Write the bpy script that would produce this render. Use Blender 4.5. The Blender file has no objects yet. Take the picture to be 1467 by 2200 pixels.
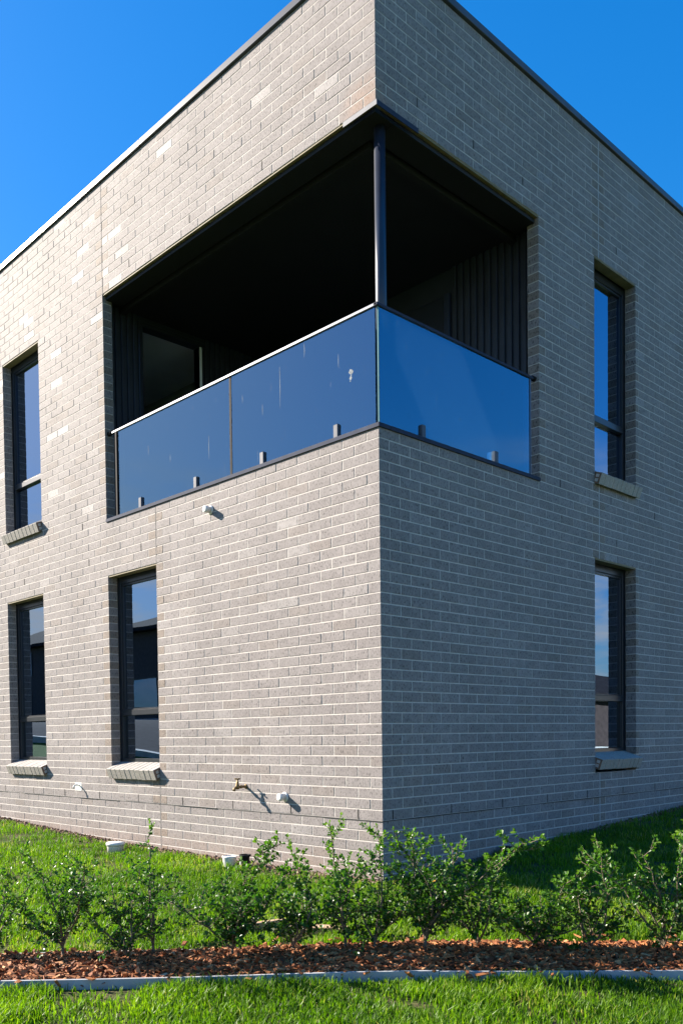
import bpy, bmesh, math, random
import numpy as np
from mathutils import Matrix, Vector, Quaternion
R = math.radians
rng = np.random.default_rng(7)
random.seed(7)
scene = bpy.context.scene
C = scene.collection

# ------------------------------------------------------------------ camera
CAM = Vector((4.1582, -4.9554, 0.6241))
YAW, PITCH, ROLL = 0.84545, -0.029485, -0.014237
FPX, PX, PY = 1899.08, 539.23, 1640.45
fw = Vector((-math.sin(YAW) * math.cos(PITCH), math.cos(YAW) * math.cos(PITCH), math.sin(PITCH)))
rt = Vector((math.cos(YAW), math.sin(YAW), 0))
up = rt.cross(fw)
rt2 = rt * math.cos(ROLL) + up * math.sin(ROLL)
up2 = up * math.cos(ROLL) - rt * math.sin(ROLL)
cam_data = bpy.data.cameras.new('camera')
cam = bpy.data.objects.new('camera', cam_data)
C.objects.link(cam)
cam.matrix_world = Matrix(((rt2.x, up2.x, -fw.x, CAM.x), (rt2.y, up2.y, -fw.y, CAM.y), (rt2.z, up2.z, -fw.z, CAM.z), (0, 0, 0, 1)))
cam_data.sensor_fit = 'HORIZONTAL'
cam_data.sensor_width = 36
cam_data.lens = FPX / 1467 * 36
cam_data.shift_x = (733.5 - PX) / 1467
cam_data.shift_y = (PY - 1100) / 1467
cam_data.clip_end = 2000
scene.camera = cam

# ------------------------------------------------------------------ sky and sun
SUN_TO = Vector((-2.17, -1.0, 1.30)).normalized()      # towards the sun
world = bpy.data.worlds.new('World')
scene.world = world
world.use_nodes = True
wt = world.node_tree
for n in list(wt.nodes):
    wt.nodes.remove(n)
w_out = wt.nodes.new('ShaderNodeOutputWorld')
w_bg = wt.nodes.new('ShaderNodeBackground')
sky = wt.nodes.new('ShaderNodeTexSky')
sky.sky_type = 'NISHITA'
sky.sun_disc = False
sky.sun_elevation = math.asin(SUN_TO.z)
sky.sun_rotation = math.atan2(SUN_TO.x, SUN_TO.y)
sky.altitude = 60
sky.air_density = 1.0
sky.dust_density = 0.55
sky.ozone_density = 6.0
w_bg.inputs['Strength'].default_value = 0.108
# low fair-weather clouds near the horizon, all the way round
tc = wt.nodes.new('ShaderNodeTexCoord')
sep = wt.nodes.new('ShaderNodeSeparateXYZ')
mp = wt.nodes.new('ShaderNodeMapping')
mp.inputs['Scale'].default_value = (3.6, 3.6, 13.0)
mp.inputs['Location'].default_value = (2.3, 0.7, 0.0)
nz = wt.nodes.new('ShaderNodeTexNoise')
nz.inputs['Scale'].default_value = 1.6
nz.inputs['Detail'].default_value = 7
nz.inputs['Roughness'].default_value = 0.58
rampc = wt.nodes.new('ShaderNodeValToRGB')
rampc.color_ramp.elements[0].position = 0.44
rampc.color_ramp.elements[1].position = 0.60
rampz = wt.nodes.new('ShaderNodeValToRGB')
cr = rampz.color_ramp
cr.elements[0].position = 0.0
cr.elements[0].color = (0.9, 0.9, 0.9, 1)
cr.elements[1].position = 0.31
cr.elements[1].color = (0, 0, 0, 1)
e = cr.elements.new(0.17)
e.color = (1, 1, 1, 1)
mul = wt.nodes.new('ShaderNodeMath')
mul.operation = 'MULTIPLY'
cmix = wt.nodes.new('ShaderNodeMixRGB')
cmix.inputs['Color2'].default_value = (3.1, 3.0, 3.0, 1)
wl = wt.links.new
wl(tc.outputs['Generated'], mp.inputs['Vector'])
wl(mp.outputs['Vector'], nz.inputs['Vector'])
wl(nz.outputs['Fac'], rampc.inputs['Fac'])
wl(tc.outputs['Generated'], sep.inputs[0])
wl(sep.outputs['Z'], rampz.inputs['Fac'])
wl(rampc.outputs['Color'], mul.inputs[0])
wl(rampz.outputs['Color'], mul.inputs[1])
wl(mul.outputs[0], cmix.inputs['Fac'])
wl(sky.outputs['Color'], cmix.inputs['Color1'])
wl(cmix.outputs['Color'], w_bg.inputs['Color'])
hs = wt.nodes.new('ShaderNodeHueSaturation')
hs.inputs['Saturation'].default_value = 1.27
# the whole dome is compressed evenly, hue kept: a clear dry sky without a white horizon
bw = wt.nodes.new('ShaderNodeRGBToBW')
ma = wt.nodes.new('ShaderNodeMath')
ma.operation = 'MULTIPLY_ADD'
ma.inputs[1].default_value = 0.22
ma.inputs[2].default_value = 1.0
dv = wt.nodes.new('ShaderNodeVectorMath')
dv.operation = 'DIVIDE'
wl(sky.outputs['Color'], bw.inputs[0])
wl(bw.outputs[0], ma.inputs[0])
wl(sky.outputs['Color'], dv.inputs[0])
wl(ma.outputs[0], dv.inputs[1])
wl(dv.outputs[0], hs.inputs['Color'])
wl(hs.outputs['Color'], cmix.inputs['Color1'])
wl(w_bg.outputs['Background'], w_out.inputs['Surface'])

sun_data = bpy.data.lights.new('sun', 'SUN')
sun_data.energy = 5.0
sun_data.angle = R(0.53)
sun_data.color = (1.0, 0.90, 0.78)
sun = bpy.data.objects.new('sun', sun_data)
C.objects.link(sun)
sun.rotation_euler = (-SUN_TO).to_track_quat('-Z', 'Y').to_euler()
sun.location = (-20, -10, 15)

vs = scene.view_settings
vs.view_transform = 'Standard'
vs.look = 'None'
vs.exposure = 1.71
vs.gamma = 1
vs.use_curve_mapping = False
scene.cycles.max_bounces = 8
scene.cycles.transparent_max_bounces = 12


# ------------------------------------------------------------------ helpers
def tag(o, label=None, cat=None, group=None, kind=None):
    if label: o['label'] = label
    if cat: o['category'] = cat
    if group: o['group'] = group
    if kind: o['kind'] = kind
    return o


def link(name, me, parent=None, mat=None):
    o = bpy.data.objects.new(name, me)
    C.objects.link(o)
    if mat is not None and me is not None and not me.materials:
        me.materials.append(mat)
    if parent is not None:
        o.parent = parent
    return o


def empty(name, loc=(0, 0, 0), rz=0, parent=None):
    o = bpy.data.objects.new(name, None)
    o.empty_display_size = 0.1
    C.objects.link(o)
    o.location = loc
    o.rotation_euler = (0, 0, rz)
    if parent is not None:
        o.parent = parent
    return o


class MB:
    def __init__(s):
        s.v = []
        s.f = []
        s.smooth = []

    def box(s, x0, x1, y0, y1, z0, z1, c=0.0, M=None):
        x0, x1 = min(x0, x1), max(x0, x1)
        y0, y1 = min(y0, y1), max(y0, y1)
        z0, z1 = min(z0, z1), max(z0, z1)
        bm = bmesh.new()
        bmesh.ops.create_cube(bm, size=1)
        for v in bm.verts:
            v.co = Vector(((x0 + x1) / 2 + v.co.x * (x1 - x0), (y0 + y1) / 2 + v.co.y * (y1 - y0), (z0 + z1) / 2 + v.co.z * (z1 - z0)))
        if c > 0:
            bmesh.ops.bevel(bm, geom=bm.edges[:], offset=c, segments=1, affect='EDGES')
        s.add(bm, M)
        return s

    def add(s, bm, M=None, smooth=False):
        bm.verts.ensure_lookup_table()
        bm.verts.index_update()
        n = len(s.v)
        for v in bm.verts:
            s.v.append(tuple(M @ v.co if M is not None else v.co))
        for f in bm.faces:
            s.f.append([n + v.index for v in f.verts])
            s.smooth.append(smooth)
        bm.free()

    def tube(s, pts, rad, n=12, cap=True):
        pts = [Vector(p) for p in pts]
        rads = rad if isinstance(rad, (list, tuple)) else [rad] * len(pts)
        base = len(s.v)
        prev = None
        for i, p in enumerate(pts):
            a = pts[max(i - 1, 0)]
            b = pts[min(i + 1, len(pts) - 1)]
            t = (b - a).normalized()
            if prev is None:
                u = t.orthogonal().normalized()
            else:
                u = (prev - t * prev.dot(t)).normalized()
            prev = u
            w = t.cross(u)
            for j in range(n):
                an = 2 * math.pi * j / n
                s.v.append(tuple(p + (u * math.cos(an) + w * math.sin(an)) * rads[i]))
        for i in range(len(pts) - 1):
            for j in range(n):
                k = (j + 1) % n
                s.f.append([base + i * n + j, base + i * n + k, base + (i + 1) * n + k, base + (i + 1) * n + j])
                s.smooth.append(n > 6)
        if cap:
            s.f.append([base + j for j in range(n)][::-1])
            s.f.append([base + (len(pts) - 1) * n + j for j in range(n)])
            s.smooth += [False, False]
        return s

    def lathe(s, prof, centre, n=24, axis='Z', cap=True):
        base = len(s.v)
        cx, cy, cz = centre
        for r, z in prof:
            for j in range(n):
                an = 2 * math.pi * j / n
                a, b = r * math.cos(an), r * math.sin(an)
                if axis == 'Z': s.v.append((cx + a, cy + b, cz + z))
                elif axis == '-Y': s.v.append((cx + a, cy - z, cz + b))
                else: s.v.append((cx + z, cy + a, cz + b))
        for i in range(len(prof) - 1):
            for j in range(n):
                k = (j + 1) % n
                s.f.append([base + i * n + j, base + i * n + k, base + (i + 1) * n + k, base + (i + 1) * n + j])
                s.smooth.append(True)
        if cap:
            s.f.append([base + (len(prof) - 1) * n + j for j in range(n)])
            s.f.append([base + j for j in range(n)][::-1])
            s.smooth += [False, False]
        return s

    def poly(s, pts):
        n = len(s.v)
        s.v += [tuple(p) for p in pts]
        s.f.append(list(range(n, n + len(pts))))
        s.smooth.append(False)
        return s

    def mesh(s, name):
        me = bpy.data.meshes.new(name)
        me.from_pydata(s.v, [], s.f)
        me.polygons.foreach_set('use_smooth', s.smooth)
        me.update()
        bm = bmesh.new()
        bm.from_mesh(me)
        bmesh.ops.recalc_face_normals(bm, faces=bm.faces)
        bm.to_mesh(me)
        bm.free()
        return me

    def build(s, name, mat, parent=None):
        return link(name, s.mesh(name), parent, mat)


def np_mesh(name, verts, faces, attrs=None, smooth=False):
    """verts (n,3); faces list of (m,k) integer arrays; attrs {name: per-vertex float}"""
    me = bpy.data.meshes.new(name)
    verts = np.asarray(verts, np.float32)
    me.vertices.add(len(verts))
    me.vertices.foreach_set('co', verts.ravel())
    loops = np.concatenate([f.ravel() for f in faces]).astype(np.int32)
    sizes = np.concatenate([np.full(len(f), f.shape[1], np.int32) for f in faces])
    starts = np.concatenate([[0], np.cumsum(sizes)[:-1]]).astype(np.int32)
    me.loops.add(len(loops))
    me.loops.foreach_set('vertex_index', loops)
    me.polygons.add(len(sizes))
    me.polygons.foreach_set('loop_start', starts)
    me.polygons.foreach_set('use_smooth', np.full(len(sizes), bool(smooth)))
    for k, v in (attrs or {}).items():
        at = me.attributes.new(k, 'FLOAT', 'POINT')
        at.data.foreach_set('value', np.asarray(v, np.float32))
    me.update(calc_edges=True)
    me.validate()
    return me


# ------------------------------------------------------------------ materials
def mat(name, col=(0.5, 0.5, 0.5), rough=0.6, metal=0.0, spec=0.5, var=0.0, vscale=8.0, bump=0.0, bscale=60.0):
    m = bpy.data.materials.new(name)
    m.use_nodes = True
    t = m.node_tree
    b = t.nodes['Principled BSDF']
    b.inputs['Roughness'].default_value = rough
    b.inputs['Metallic'].default_value = metal
    b.inputs['Specular IOR Level'].default_value = spec
    b.inputs['Base Color'].default_value = (*col, 1)
    geo = t.nodes.new('ShaderNodeNewGeometry')
    if var > 0:
        n = t.nodes.new('ShaderNodeTexNoise')
        n.inputs['Scale'].default_value = vscale
        n.inputs['Detail'].default_value = 5
        t.links.new(geo.outputs['Position'], n.inputs['Vector'])
        r = t.nodes.new('ShaderNodeValToRGB')
        r.color_ramp.elements[0].position = 0.3
        r.color_ramp.elements[1].position = 0.7
        r.color_ramp.elements[0].color = (*[c * (1 - var) for c in col], 1)
        r.color_ramp.elements[1].color = (*[min(1, c * (1 + var)) for c in col], 1)
        t.links.new(n.outputs['Fac'], r.inputs['Fac'])
        t.links.new(r.outputs['Color'], b.inputs['Base Color'])
    if bump > 0:
        n2 = t.nodes.new('ShaderNodeTexNoise')
        n2.inputs['Scale'].default_value = bscale
        n2.inputs['Detail'].default_value = 4
        t.links.new(geo.outputs['Position'], n2.inputs['Vector'])
        bp = t.nodes.new('ShaderNodeBump')
        bp.inputs['Strength'].default_value = bump
        bp.inputs['Distance'].default_value = 0.01
        t.links.new(n2.outputs['Fac'], bp.inputs['Height'])
        t.links.new(bp.outputs['Normal'], b.inputs['Normal'])
    return m


def N(t, typ, **kw):
    n = t.nodes.new(typ)
    for k, v in kw.items():
        setattr(n, k, v)
    return n


def brick_material():
    m = bpy.data.materials.new('pale grey clay brick')
    m.use_nodes = True
    t = m.node_tree
    L = t.links.new
    b = t.nodes['Principled BSDF']
    b.inputs['Roughness'].default_value = 0.72
    b.inputs['Specular IOR Level'].default_value = 0.2
    geo = N(t, 'ShaderNodeNewGeometry')
    info = N(t, 'ShaderNodeObjectInfo')
    own = N(t, 'ShaderNodeAttribute', attribute_name='own')
    tone = N(t, 'ShaderNodeAttribute', attribute_name='tone')
    tan = N(t, 'ShaderNodeAttribute', attribute_name='tan')
    mixf = N(t, 'ShaderNodeMix', data_type='FLOAT')
    L(own.outputs['Fac'], mixf.inputs['Factor'])
    L(tone.outputs['Fac'], mixf.inputs[2])
    L(info.outputs['Random'], mixf.inputs[3])
    ramp = N(t, 'ShaderNodeValToRGB')
    cr = ramp.color_ramp
    cr.elements[0].position = 0.0
    cr.elements[0].color = (0.236, 0.213, 0.205, 1)
    cr.elements[1].position = 1.0
    cr.elements[1].color = (0.285, 0.264, 0.256, 1)
    for p, c in ((0.25, (0.244, 0.220, 0.212)), (0.6, (0.250, 0.226, 0.218)), (0.9, (0.258, 0.234, 0.226)), (0.975, (0.268, 0.245, 0.237))):
        el = cr.elements.new(p)
        el.color = (*c, 1)
    # about one brick in twenty fired smoother than the rest
    gr = N(t, 'ShaderNodeMapRange')
    gr.inputs[1].default_value = 0.955
    gr.inputs[2].default_value = 0.985
    gr.inputs[3].default_value = 0.72
    gr.inputs[4].default_value = 0.61
    L(mixf.outputs[0], gr.inputs[0])
    L(gr.outputs[0], b.inputs['Roughness'])
    L(mixf.outputs[0], ramp.inputs['Fac'])
    # tan headers
    mt = N(t, 'ShaderNodeMixRGB', blend_type='MULTIPLY')
    mt.inputs['Color2'].default_value = (0.93, 0.85, 0.75, 1)
    L(tan.outputs['Fac'], mt.inputs['Fac'])
    L(ramp.outputs['Color'], mt.inputs['Color1'])
    # broad mottling
    nb = N(t, 'ShaderNodeTexNoise')
    nb.inputs['Scale'].default_value = 14
    nb.inputs['Detail'].default_value = 6
    L(geo.outputs['Position'], nb.inputs['Vector'])
    rb = N(t, 'ShaderNodeMapRange')
    rb.inputs[1].default_value = 0.3
    rb.inputs[2].default_value = 0.7
    rb.inputs[3].default_value = 0.9
    rb.inputs[4].default_value = 1.1
    L(nb.outputs['Fac'], rb.inputs[0])
    # dragged dark pits
    mp = N(t, 'ShaderNodeMapping')
    mp.inputs['Scale'].default_value = (1, 1, 0.45)
    L(geo.outputs['Position'], mp.inputs['Vector'])
    n1 = N(t, 'ShaderNodeTexNoise')
    n1.inputs['Scale'].default_value = 95
    n1.inputs['Detail'].default_value = 3
    n1.inputs['Roughness'].default_value = 0.7
    L(mp.outputs['Vector'], n1.inputs['Vector'])
    r1 = N(t, 'ShaderNodeMapRange')
    r1.inputs[1].default_value = 0.34
    r1.inputs[2].default_value = 0.47
    r1.inputs[3].default_value = 0.25
    r1.inputs[4].default_value = 1.0
    L(n1.outputs['Fac'], r1.inputs[0])
    m1 = N(t, 'ShaderNodeMath', operation='MULTIPLY')
    L(rb.outputs[0], m1.inputs[0])
    L(r1.outputs[0], m1.inputs[1])
    mpw = N(t, 'ShaderNodeMapping')
    mpw.inputs['Scale'].default_value = (1.6, 1.6, 0.7)
    L(geo.outputs['Position'], mpw.inputs['Vector'])
    nw = N(t, 'ShaderNodeTexNoise')
    nw.inputs['Scale'].default_value = 1.4
    nw.inputs['Detail'].default_value = 6
    L(mpw.outputs['Vector'], nw.inputs['Vector'])
    rw_ = N(t, 'ShaderNodeMapRange')
    rw_.inputs[1].default_value = 0.32
    rw_.inputs[2].default_value = 0.68
    rw_.inputs[3].default_value = 0.91
    rw_.inputs[4].default_value = 1.07
    L(nw.outputs['Fac'], rw_.inputs[0])
    mw = N(t, 'ShaderNodeMath', operation='MULTIPLY')
    L(m1.outputs[0], mw.inputs[0])
    L(rw_.outputs[0], mw.inputs[1])
    m1 = mw
    ne = N(t, 'ShaderNodeTexNoise')
    ne.inputs['Scale'].default_value = 4.5
    ne.inputs['Detail'].default_value = 8
    ne.inputs['Roughness'].default_value = 0.65
    L(geo.outputs['Position'], ne.inputs['Vector'])
    re_ = N(t, 'ShaderNodeMapRange')
    re_.inputs[1].default_value = 0.62
    re_.inputs[2].default_value = 0.78
    re_.inputs[3].default_value = 0.0
    re_.inputs[4].default_value = 0.22
    L(ne.outputs['Fac'], re_.inputs[0])
    mef = N(t, 'ShaderNodeMixRGB')
    mef.inputs['Color2'].default_value = (0.40, 0.385, 0.375, 1)
    L(re_.outputs[0], mef.inputs['Fac'])
    L(mt.outputs['Color'], mef.inputs['Color1'])
    mt = mef
    mc = N(t, 'ShaderNodeVectorMath', operation='SCALE')
    L(mt.outputs['Color'], mc.inputs[0])
    L(m1.outputs[0], mc.inputs['Scale'])
    # soil splash on the lowest courses
    sx = N(t, 'ShaderNodeSeparateXYZ')
    L(geo.outputs['Position'], sx.inputs[0])
    rs = N(t, 'ShaderNodeMapRange')
    rs.inputs[1].default_value = -0.2
    rs.inputs[2].default_value = -0.5
    rs.inputs[3].default_value = 0.0
    rs.inputs[4].default_value = 0.75
    L(sx.outputs['Z'], rs.inputs[0])
    ms = N(t, 'ShaderNodeMath', operation='MULTIPLY')
    L(rs.outputs[0], ms.inputs[0])
    L(nb.outputs['Fac'], ms.inputs[1])
    md = N(t, 'ShaderNodeMixRGB')
    md.inputs['Color2'].default_value = (0.33, 0.21, 0.14, 1)
    L(ms.outputs[0], md.inputs['Fac'])
    L(mc.outputs[0], md.inputs['Color1'])
    # rust run below the corner of the lintel
    d0 = N(t, 'ShaderNodeVectorMath', operation='DISTANCE')
    d0.inputs[1].default_value = (-0.12, 0.0, 5.16)
    L(geo.outputs['Position'], d0.inputs[0])
    rr = N(t, 'ShaderNodeMapRange')
    rr.inputs[1].default_value = 0.05
    rr.inputs[2].default_value = 0.26
    rr.inputs[3].default_value = 0.55
    rr.inputs[4].default_value = 0.0
    L(d0.outputs['Value'], rr.inputs[0])
    mr = N(t, 'ShaderNodeMath', operation='MULTIPLY')
    L(rr.outputs[0], mr.inputs[0])
    L(nb.outputs['Fac'], mr.inputs[1])
    mrr = N(t, 'ShaderNodeMixRGB')
    mrr.inputs['Color2'].default_value = (0.40, 0.19, 0.07, 1)
    L(mr.outputs[0], mrr.inputs['Fac'])
    L(md.outputs['Color'], mrr.inputs['Color1'])
    L(mrr.outputs['Color'], b.inputs['Base Color'])
    # relief
    n3 = N(t, 'ShaderNodeTexNoise')
    n3.inputs['Scale'].default_value = 160
    n3.inputs['Detail'].default_value = 4
    L(mp.outputs['Vector'], n3.inputs['Vector'])
    bp = N(t, 'ShaderNodeBump')
    bp.inputs['Strength'].default_value = 0.6
    bp.inputs['Distance'].default_value = 0.004
    L(n3.outputs['Fac'], bp.inputs['Height'])
    L(bp.outputs['Normal'], b.inputs['Normal'])
    return m


def glass_material(name, tint, share, rough=0.0, gcol=(0.95, 0.97, 1.0), smear=False):
    m = bpy.data.materials.new(name)
    m.use_nodes = True
    t = m.node_tree
    L = t.links.new
    for n in list(t.nodes):
        t.nodes.remove(n)
    out = N(t, 'ShaderNodeOutputMaterial')
    tr = N(t, 'ShaderNodeBsdfTransparent')
    tr.inputs['Color'].default_value = (*tint, 1)
    gl = N(t, 'ShaderNodeBsdfAnisotropic') if False else N(t, 'ShaderNodeBsdfGlossy')
    gl.inputs['Roughness'].default_value = rough
    gl.inputs['Color'].default_value = (*gcol, 1)
    fr = N(t, 'ShaderNodeFresnel')
    fr.inputs['IOR'].default_value = 1.5
    mr = N(t, 'ShaderNodeMapRange')
    mr.inputs[3].default_value = share
    mr.inputs[4].default_value = 1.0
    L(fr.outputs[0], mr.inputs[0])
    mx = N(t, 'ShaderNodeMixShader')
    L(mr.outputs[0], mx.inputs['Fac'])
    L(tr.outputs[0], mx.inputs[1])
    L(gl.outputs[0], mx.inputs[2])
    last = mx
    geo = N(t, 'ShaderNodeNewGeometry')
    nw = N(t, 'ShaderNodeTexNoise')
    nw.inputs['Scale'].default_value = 1.3
    nw.inputs['Detail'].default_value = 1
    L(geo.outputs['Position'], nw.inputs['Vector'])
    bp = N(t, 'ShaderNodeBump')
    bp.inputs['Strength'].default_value = 0.14
    bp.inputs['Distance'].default_value = 0.01
    L(nw.outputs['Fac'], bp.inputs['Height'])
    L(bp.outputs['Normal'], gl.inputs['Normal'])
    if smear:
        mp = N(t, 'ShaderNodeMapping')
        mp.inputs['Scale'].default_value = (9, 9, 0.9)
        L(geo.outputs['Position'], mp.inputs['Vector'])
        ns = N(t, 'ShaderNodeTexNoise')
        ns.inputs['Scale'].default_value = 5
        ns.inputs['Detail'].default_value = 6
        ns.inputs['Roughness'].default_value = 0.75
        L(mp.outputs['Vector'], ns.inputs['Vector'])
        rs = N(t, 'ShaderNodeMapRange')
        rs.inputs[1].default_value = 0.655
        rs.inputs[2].default_value = 0.80
        rs.inputs[3].default_value = 0.004
        rs.inputs[4].default_value = 0.5
        L(ns.outputs['Fac'], rs.inputs[0])
        df = N(t, 'ShaderNodeBsdfDiffuse')
        df.inputs['Color'].default_value = (0.75, 0.76, 0.76, 1)
        m2 = N(t, 'ShaderNodeMixShader')
        L(rs.outputs[0], m2.inputs['Fac'])
        L(last.outputs[0], m2.inputs[1])
        L(df.outputs[0], m2.inputs[2])
        last = m2
    L(last.outputs[0], out.inputs['Surface'])
    return m


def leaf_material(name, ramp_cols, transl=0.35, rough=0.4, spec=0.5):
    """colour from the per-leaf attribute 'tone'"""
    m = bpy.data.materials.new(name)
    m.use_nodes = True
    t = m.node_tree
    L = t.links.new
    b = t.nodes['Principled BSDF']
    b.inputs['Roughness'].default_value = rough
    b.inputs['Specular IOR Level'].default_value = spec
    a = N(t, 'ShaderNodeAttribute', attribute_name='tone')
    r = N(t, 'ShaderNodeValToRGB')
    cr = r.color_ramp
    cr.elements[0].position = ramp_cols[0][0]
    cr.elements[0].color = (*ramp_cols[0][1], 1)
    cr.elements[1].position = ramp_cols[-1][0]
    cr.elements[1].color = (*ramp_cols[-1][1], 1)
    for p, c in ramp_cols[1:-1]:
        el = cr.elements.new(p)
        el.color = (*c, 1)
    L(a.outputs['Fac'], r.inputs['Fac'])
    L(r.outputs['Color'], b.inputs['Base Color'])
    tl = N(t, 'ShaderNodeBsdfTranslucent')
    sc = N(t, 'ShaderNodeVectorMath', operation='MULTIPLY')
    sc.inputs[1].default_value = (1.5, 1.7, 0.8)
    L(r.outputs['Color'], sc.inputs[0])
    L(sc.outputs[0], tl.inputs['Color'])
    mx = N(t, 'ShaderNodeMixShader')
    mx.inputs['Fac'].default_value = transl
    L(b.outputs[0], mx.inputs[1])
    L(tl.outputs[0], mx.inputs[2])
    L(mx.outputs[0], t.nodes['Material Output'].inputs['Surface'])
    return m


M = {}
M['brick'] = brick_material()
M['mortar'] = mat('pale mortar', (0.51, 0.472, 0.43), 0.9, var=0.14, vscale=25, bump=0.3, bscale=150)
M['sillbrick'] = mat('sill brick', (0.33, 0.305, 0.275), 0.7, var=0.18, vscale=60, bump=0.35, bscale=160)
M['sillend'] = mat('brown brick core', (0.20, 0.12, 0.08), 0.8, var=0.2, vscale=60)
M['frame'] = mat('charcoal window frame', (0.018, 0.021, 0.027), 0.32, spec=0.5, var=0.1, vscale=20)
M['metal'] = mat('dark blue grey flashing', (0.03, 0.04, 0.07), 0.7, spec=0.12, var=0.15, vscale=9)
M['cap'] = mat('grey roof capping', (0.075, 0.08, 0.10), 0.36, spec=0.22, var=0.12, vscale=5)
M['rail'] = mat('anodised rail', (0.12, 0.13, 0.155), 0.34, metal=0.6, var=0.1, vscale=12)
M['column'] = mat('slate painted steel column', (0.022, 0.029, 0.048), 0.33, spec=0.5, var=0.08, vscale=10)
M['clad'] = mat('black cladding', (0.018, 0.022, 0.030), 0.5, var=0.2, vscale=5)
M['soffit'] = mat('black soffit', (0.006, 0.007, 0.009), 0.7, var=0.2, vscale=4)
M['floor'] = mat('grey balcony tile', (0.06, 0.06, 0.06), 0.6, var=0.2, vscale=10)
M['lintel'] = mat('ochre primed lintel', (0.19, 0.155, 0.08), 0.7, var=0.2, vscale=14)
M['white'] = mat('white plastic', (0.72, 0.71, 0.67), 0.4, var=0.05, vscale=20)
M['brass'] = mat('weathered brass', (0.20, 0.135, 0.06), 0.5, metal=0.7, var=0.25, vscale=70)
M['blackplastic'] = mat('black plastic', (0.012, 0.012, 0.014), 0.75, spec=0.15, var=0.2, vscale=30)
M['sealpale'] = mat('pale joint sealant', (0.42, 0.42, 0.42), 0.8, var=0.1, vscale=20)
M['sealant'] = mat('joint sealant', (0.15, 0.145, 0.14), 0.9, spec=0.1, var=0.1, vscale=20)
M['dpc'] = mat('damp course sheet', (0.05, 0.048, 0.046), 0.8, var=0.3, vscale=6)
M['dark'] = mat('dark open joint', (0.02, 0.018, 0.016), 0.9, var=0.2, vscale=30)
M['plaster'] = mat('room plaster', (0.35, 0.35, 0.36), 0.9, var=0.04, vscale=3)
M['glassedge'] = mat('green glass edge', (0.16, 0.30, 0.27), 0.25, var=0.2, vscale=6)
M['drip'] = mat('dried white drip', (0.26, 0.28, 0.29), 0.95, spec=0.05, var=0.3, vscale=60)
M['jamb'] = mat('white room lining', (0.75, 0.75, 0.74), 0.8, var=0.03, vscale=4)
M['edging'] = mat('pale grey garden edging', (0.36, 0.37, 0.38), 0.6, var=0.2, vscale=7, bump=0.15, bscale=50)
M['timber'] = mat('weathered timber', (0.40, 0.27, 0.16), 0.75, var=0.3, vscale=18, bump=0.3, bscale=40)
M['bark'] = mat('shrub bark', (0.15, 0.115, 0.075), 0.9, var=0.35, vscale=60, bump=0.4, bscale=120)
M['winglass'] = glass_material('window glass', (0.20, 0.21, 0.24), 0.33, gcol=(0.58, 0.76, 1.0))
M['balglass'] = glass_material('tinted balustrade glass', (0.90, 0.94, 0.97), 0.215, rough=0.012, gcol=(0.52, 0.80, 1.0), smear=True)
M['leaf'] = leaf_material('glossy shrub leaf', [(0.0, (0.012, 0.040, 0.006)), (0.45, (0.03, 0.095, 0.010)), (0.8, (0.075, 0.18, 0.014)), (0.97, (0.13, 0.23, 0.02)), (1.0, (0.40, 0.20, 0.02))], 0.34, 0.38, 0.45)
M['grass'] = leaf_material('lawn grass', [(0.0, (0.04, 0.10, 0.004)), (0.5, (0.105, 0.21, 0.005)), (0.9, (0.21, 0.32, 0.008)), (0.97, (0.22, 0.27, 0.04)), (1.0, (0.34, 0.27, 0.13))], 0.42, 0.5, 0.35)
M['chip'] = leaf_material('bark mulch', [(0.0, (0.07, 0.025, 0.010)), (0.35, (0.21, 0.068, 0.022)), (0.7, (0.37, 0.14, 0.046)), (0.92, (0.52, 0.27, 0.12)), (1.0, (0.60, 0.42, 0.25))], 0.0, 0.75, 0.3)
M['soilclod'] = leaf_material('loose soil', [(0.0, (0.10, 0.06, 0.04)), (0.5, (0.18, 0.115, 0.08)), (1.0, (0.26, 0.18, 0.13))], 0.0, 0.9, 0.2)

# ------------------------------------------------------------------ terrain
H = 0.078965         # one course
J = 0.009            # joint


def smooth(a, b, x):
    t = np.clip((x - a) / (b - a), 0, 1)
    return t * t * (3 - 2 * t)


def gz(x, y):
    x = np.asarray(x, float)
    y = np.asarray(y, float)
    a = np.maximum(-x, 0)
    b = np.maximum(y, 0)
    dd = np.where(x < 0, np.maximum(-y, 0), np.where(y > 0, x, np.hypot(x, y)))
    z = -0.455 + 0.0055 * np.clip(a - 1.5, 0, 5) ** 2 + 0.045 * np.minimum(b, 7) - 0.045 * np.minimum(dd, 4)
    z = z + 0.010 * np.sin(x * 2.1 + 1) * np.cos(y * 1.7) * smooth(0.3, 1.0, dd)
    z = z + 1.9 * smooth(-8, -27, x) * smooth(-4, -14, y)
    z = z - 2.6 * smooth(5, 18, x + 0.5 * y) * smooth(1.5, 6, x)
    return z


def axis_samples():
    a = list(np.arange(-9, 9.01, 0.25))
    v, step = 9.0, 0.5
    while v < 400:
        v += step
        step *= 1.22
        a = [-v] + a + [v]
    return np.array(a)


ax = axis_samples()
gx, gy = np.meshgrid(ax, ax, indexing='ij')
gzv = gz(gx, gy)
n = len(ax)
idx = np.arange(n * n).reshape(n, n)
gf = np.stack([idx[:-1, :-1], idx[1:, :-1], idx[1:, 1:], idx[:-1, 1:]], -1).reshape(-1, 4)


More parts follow.
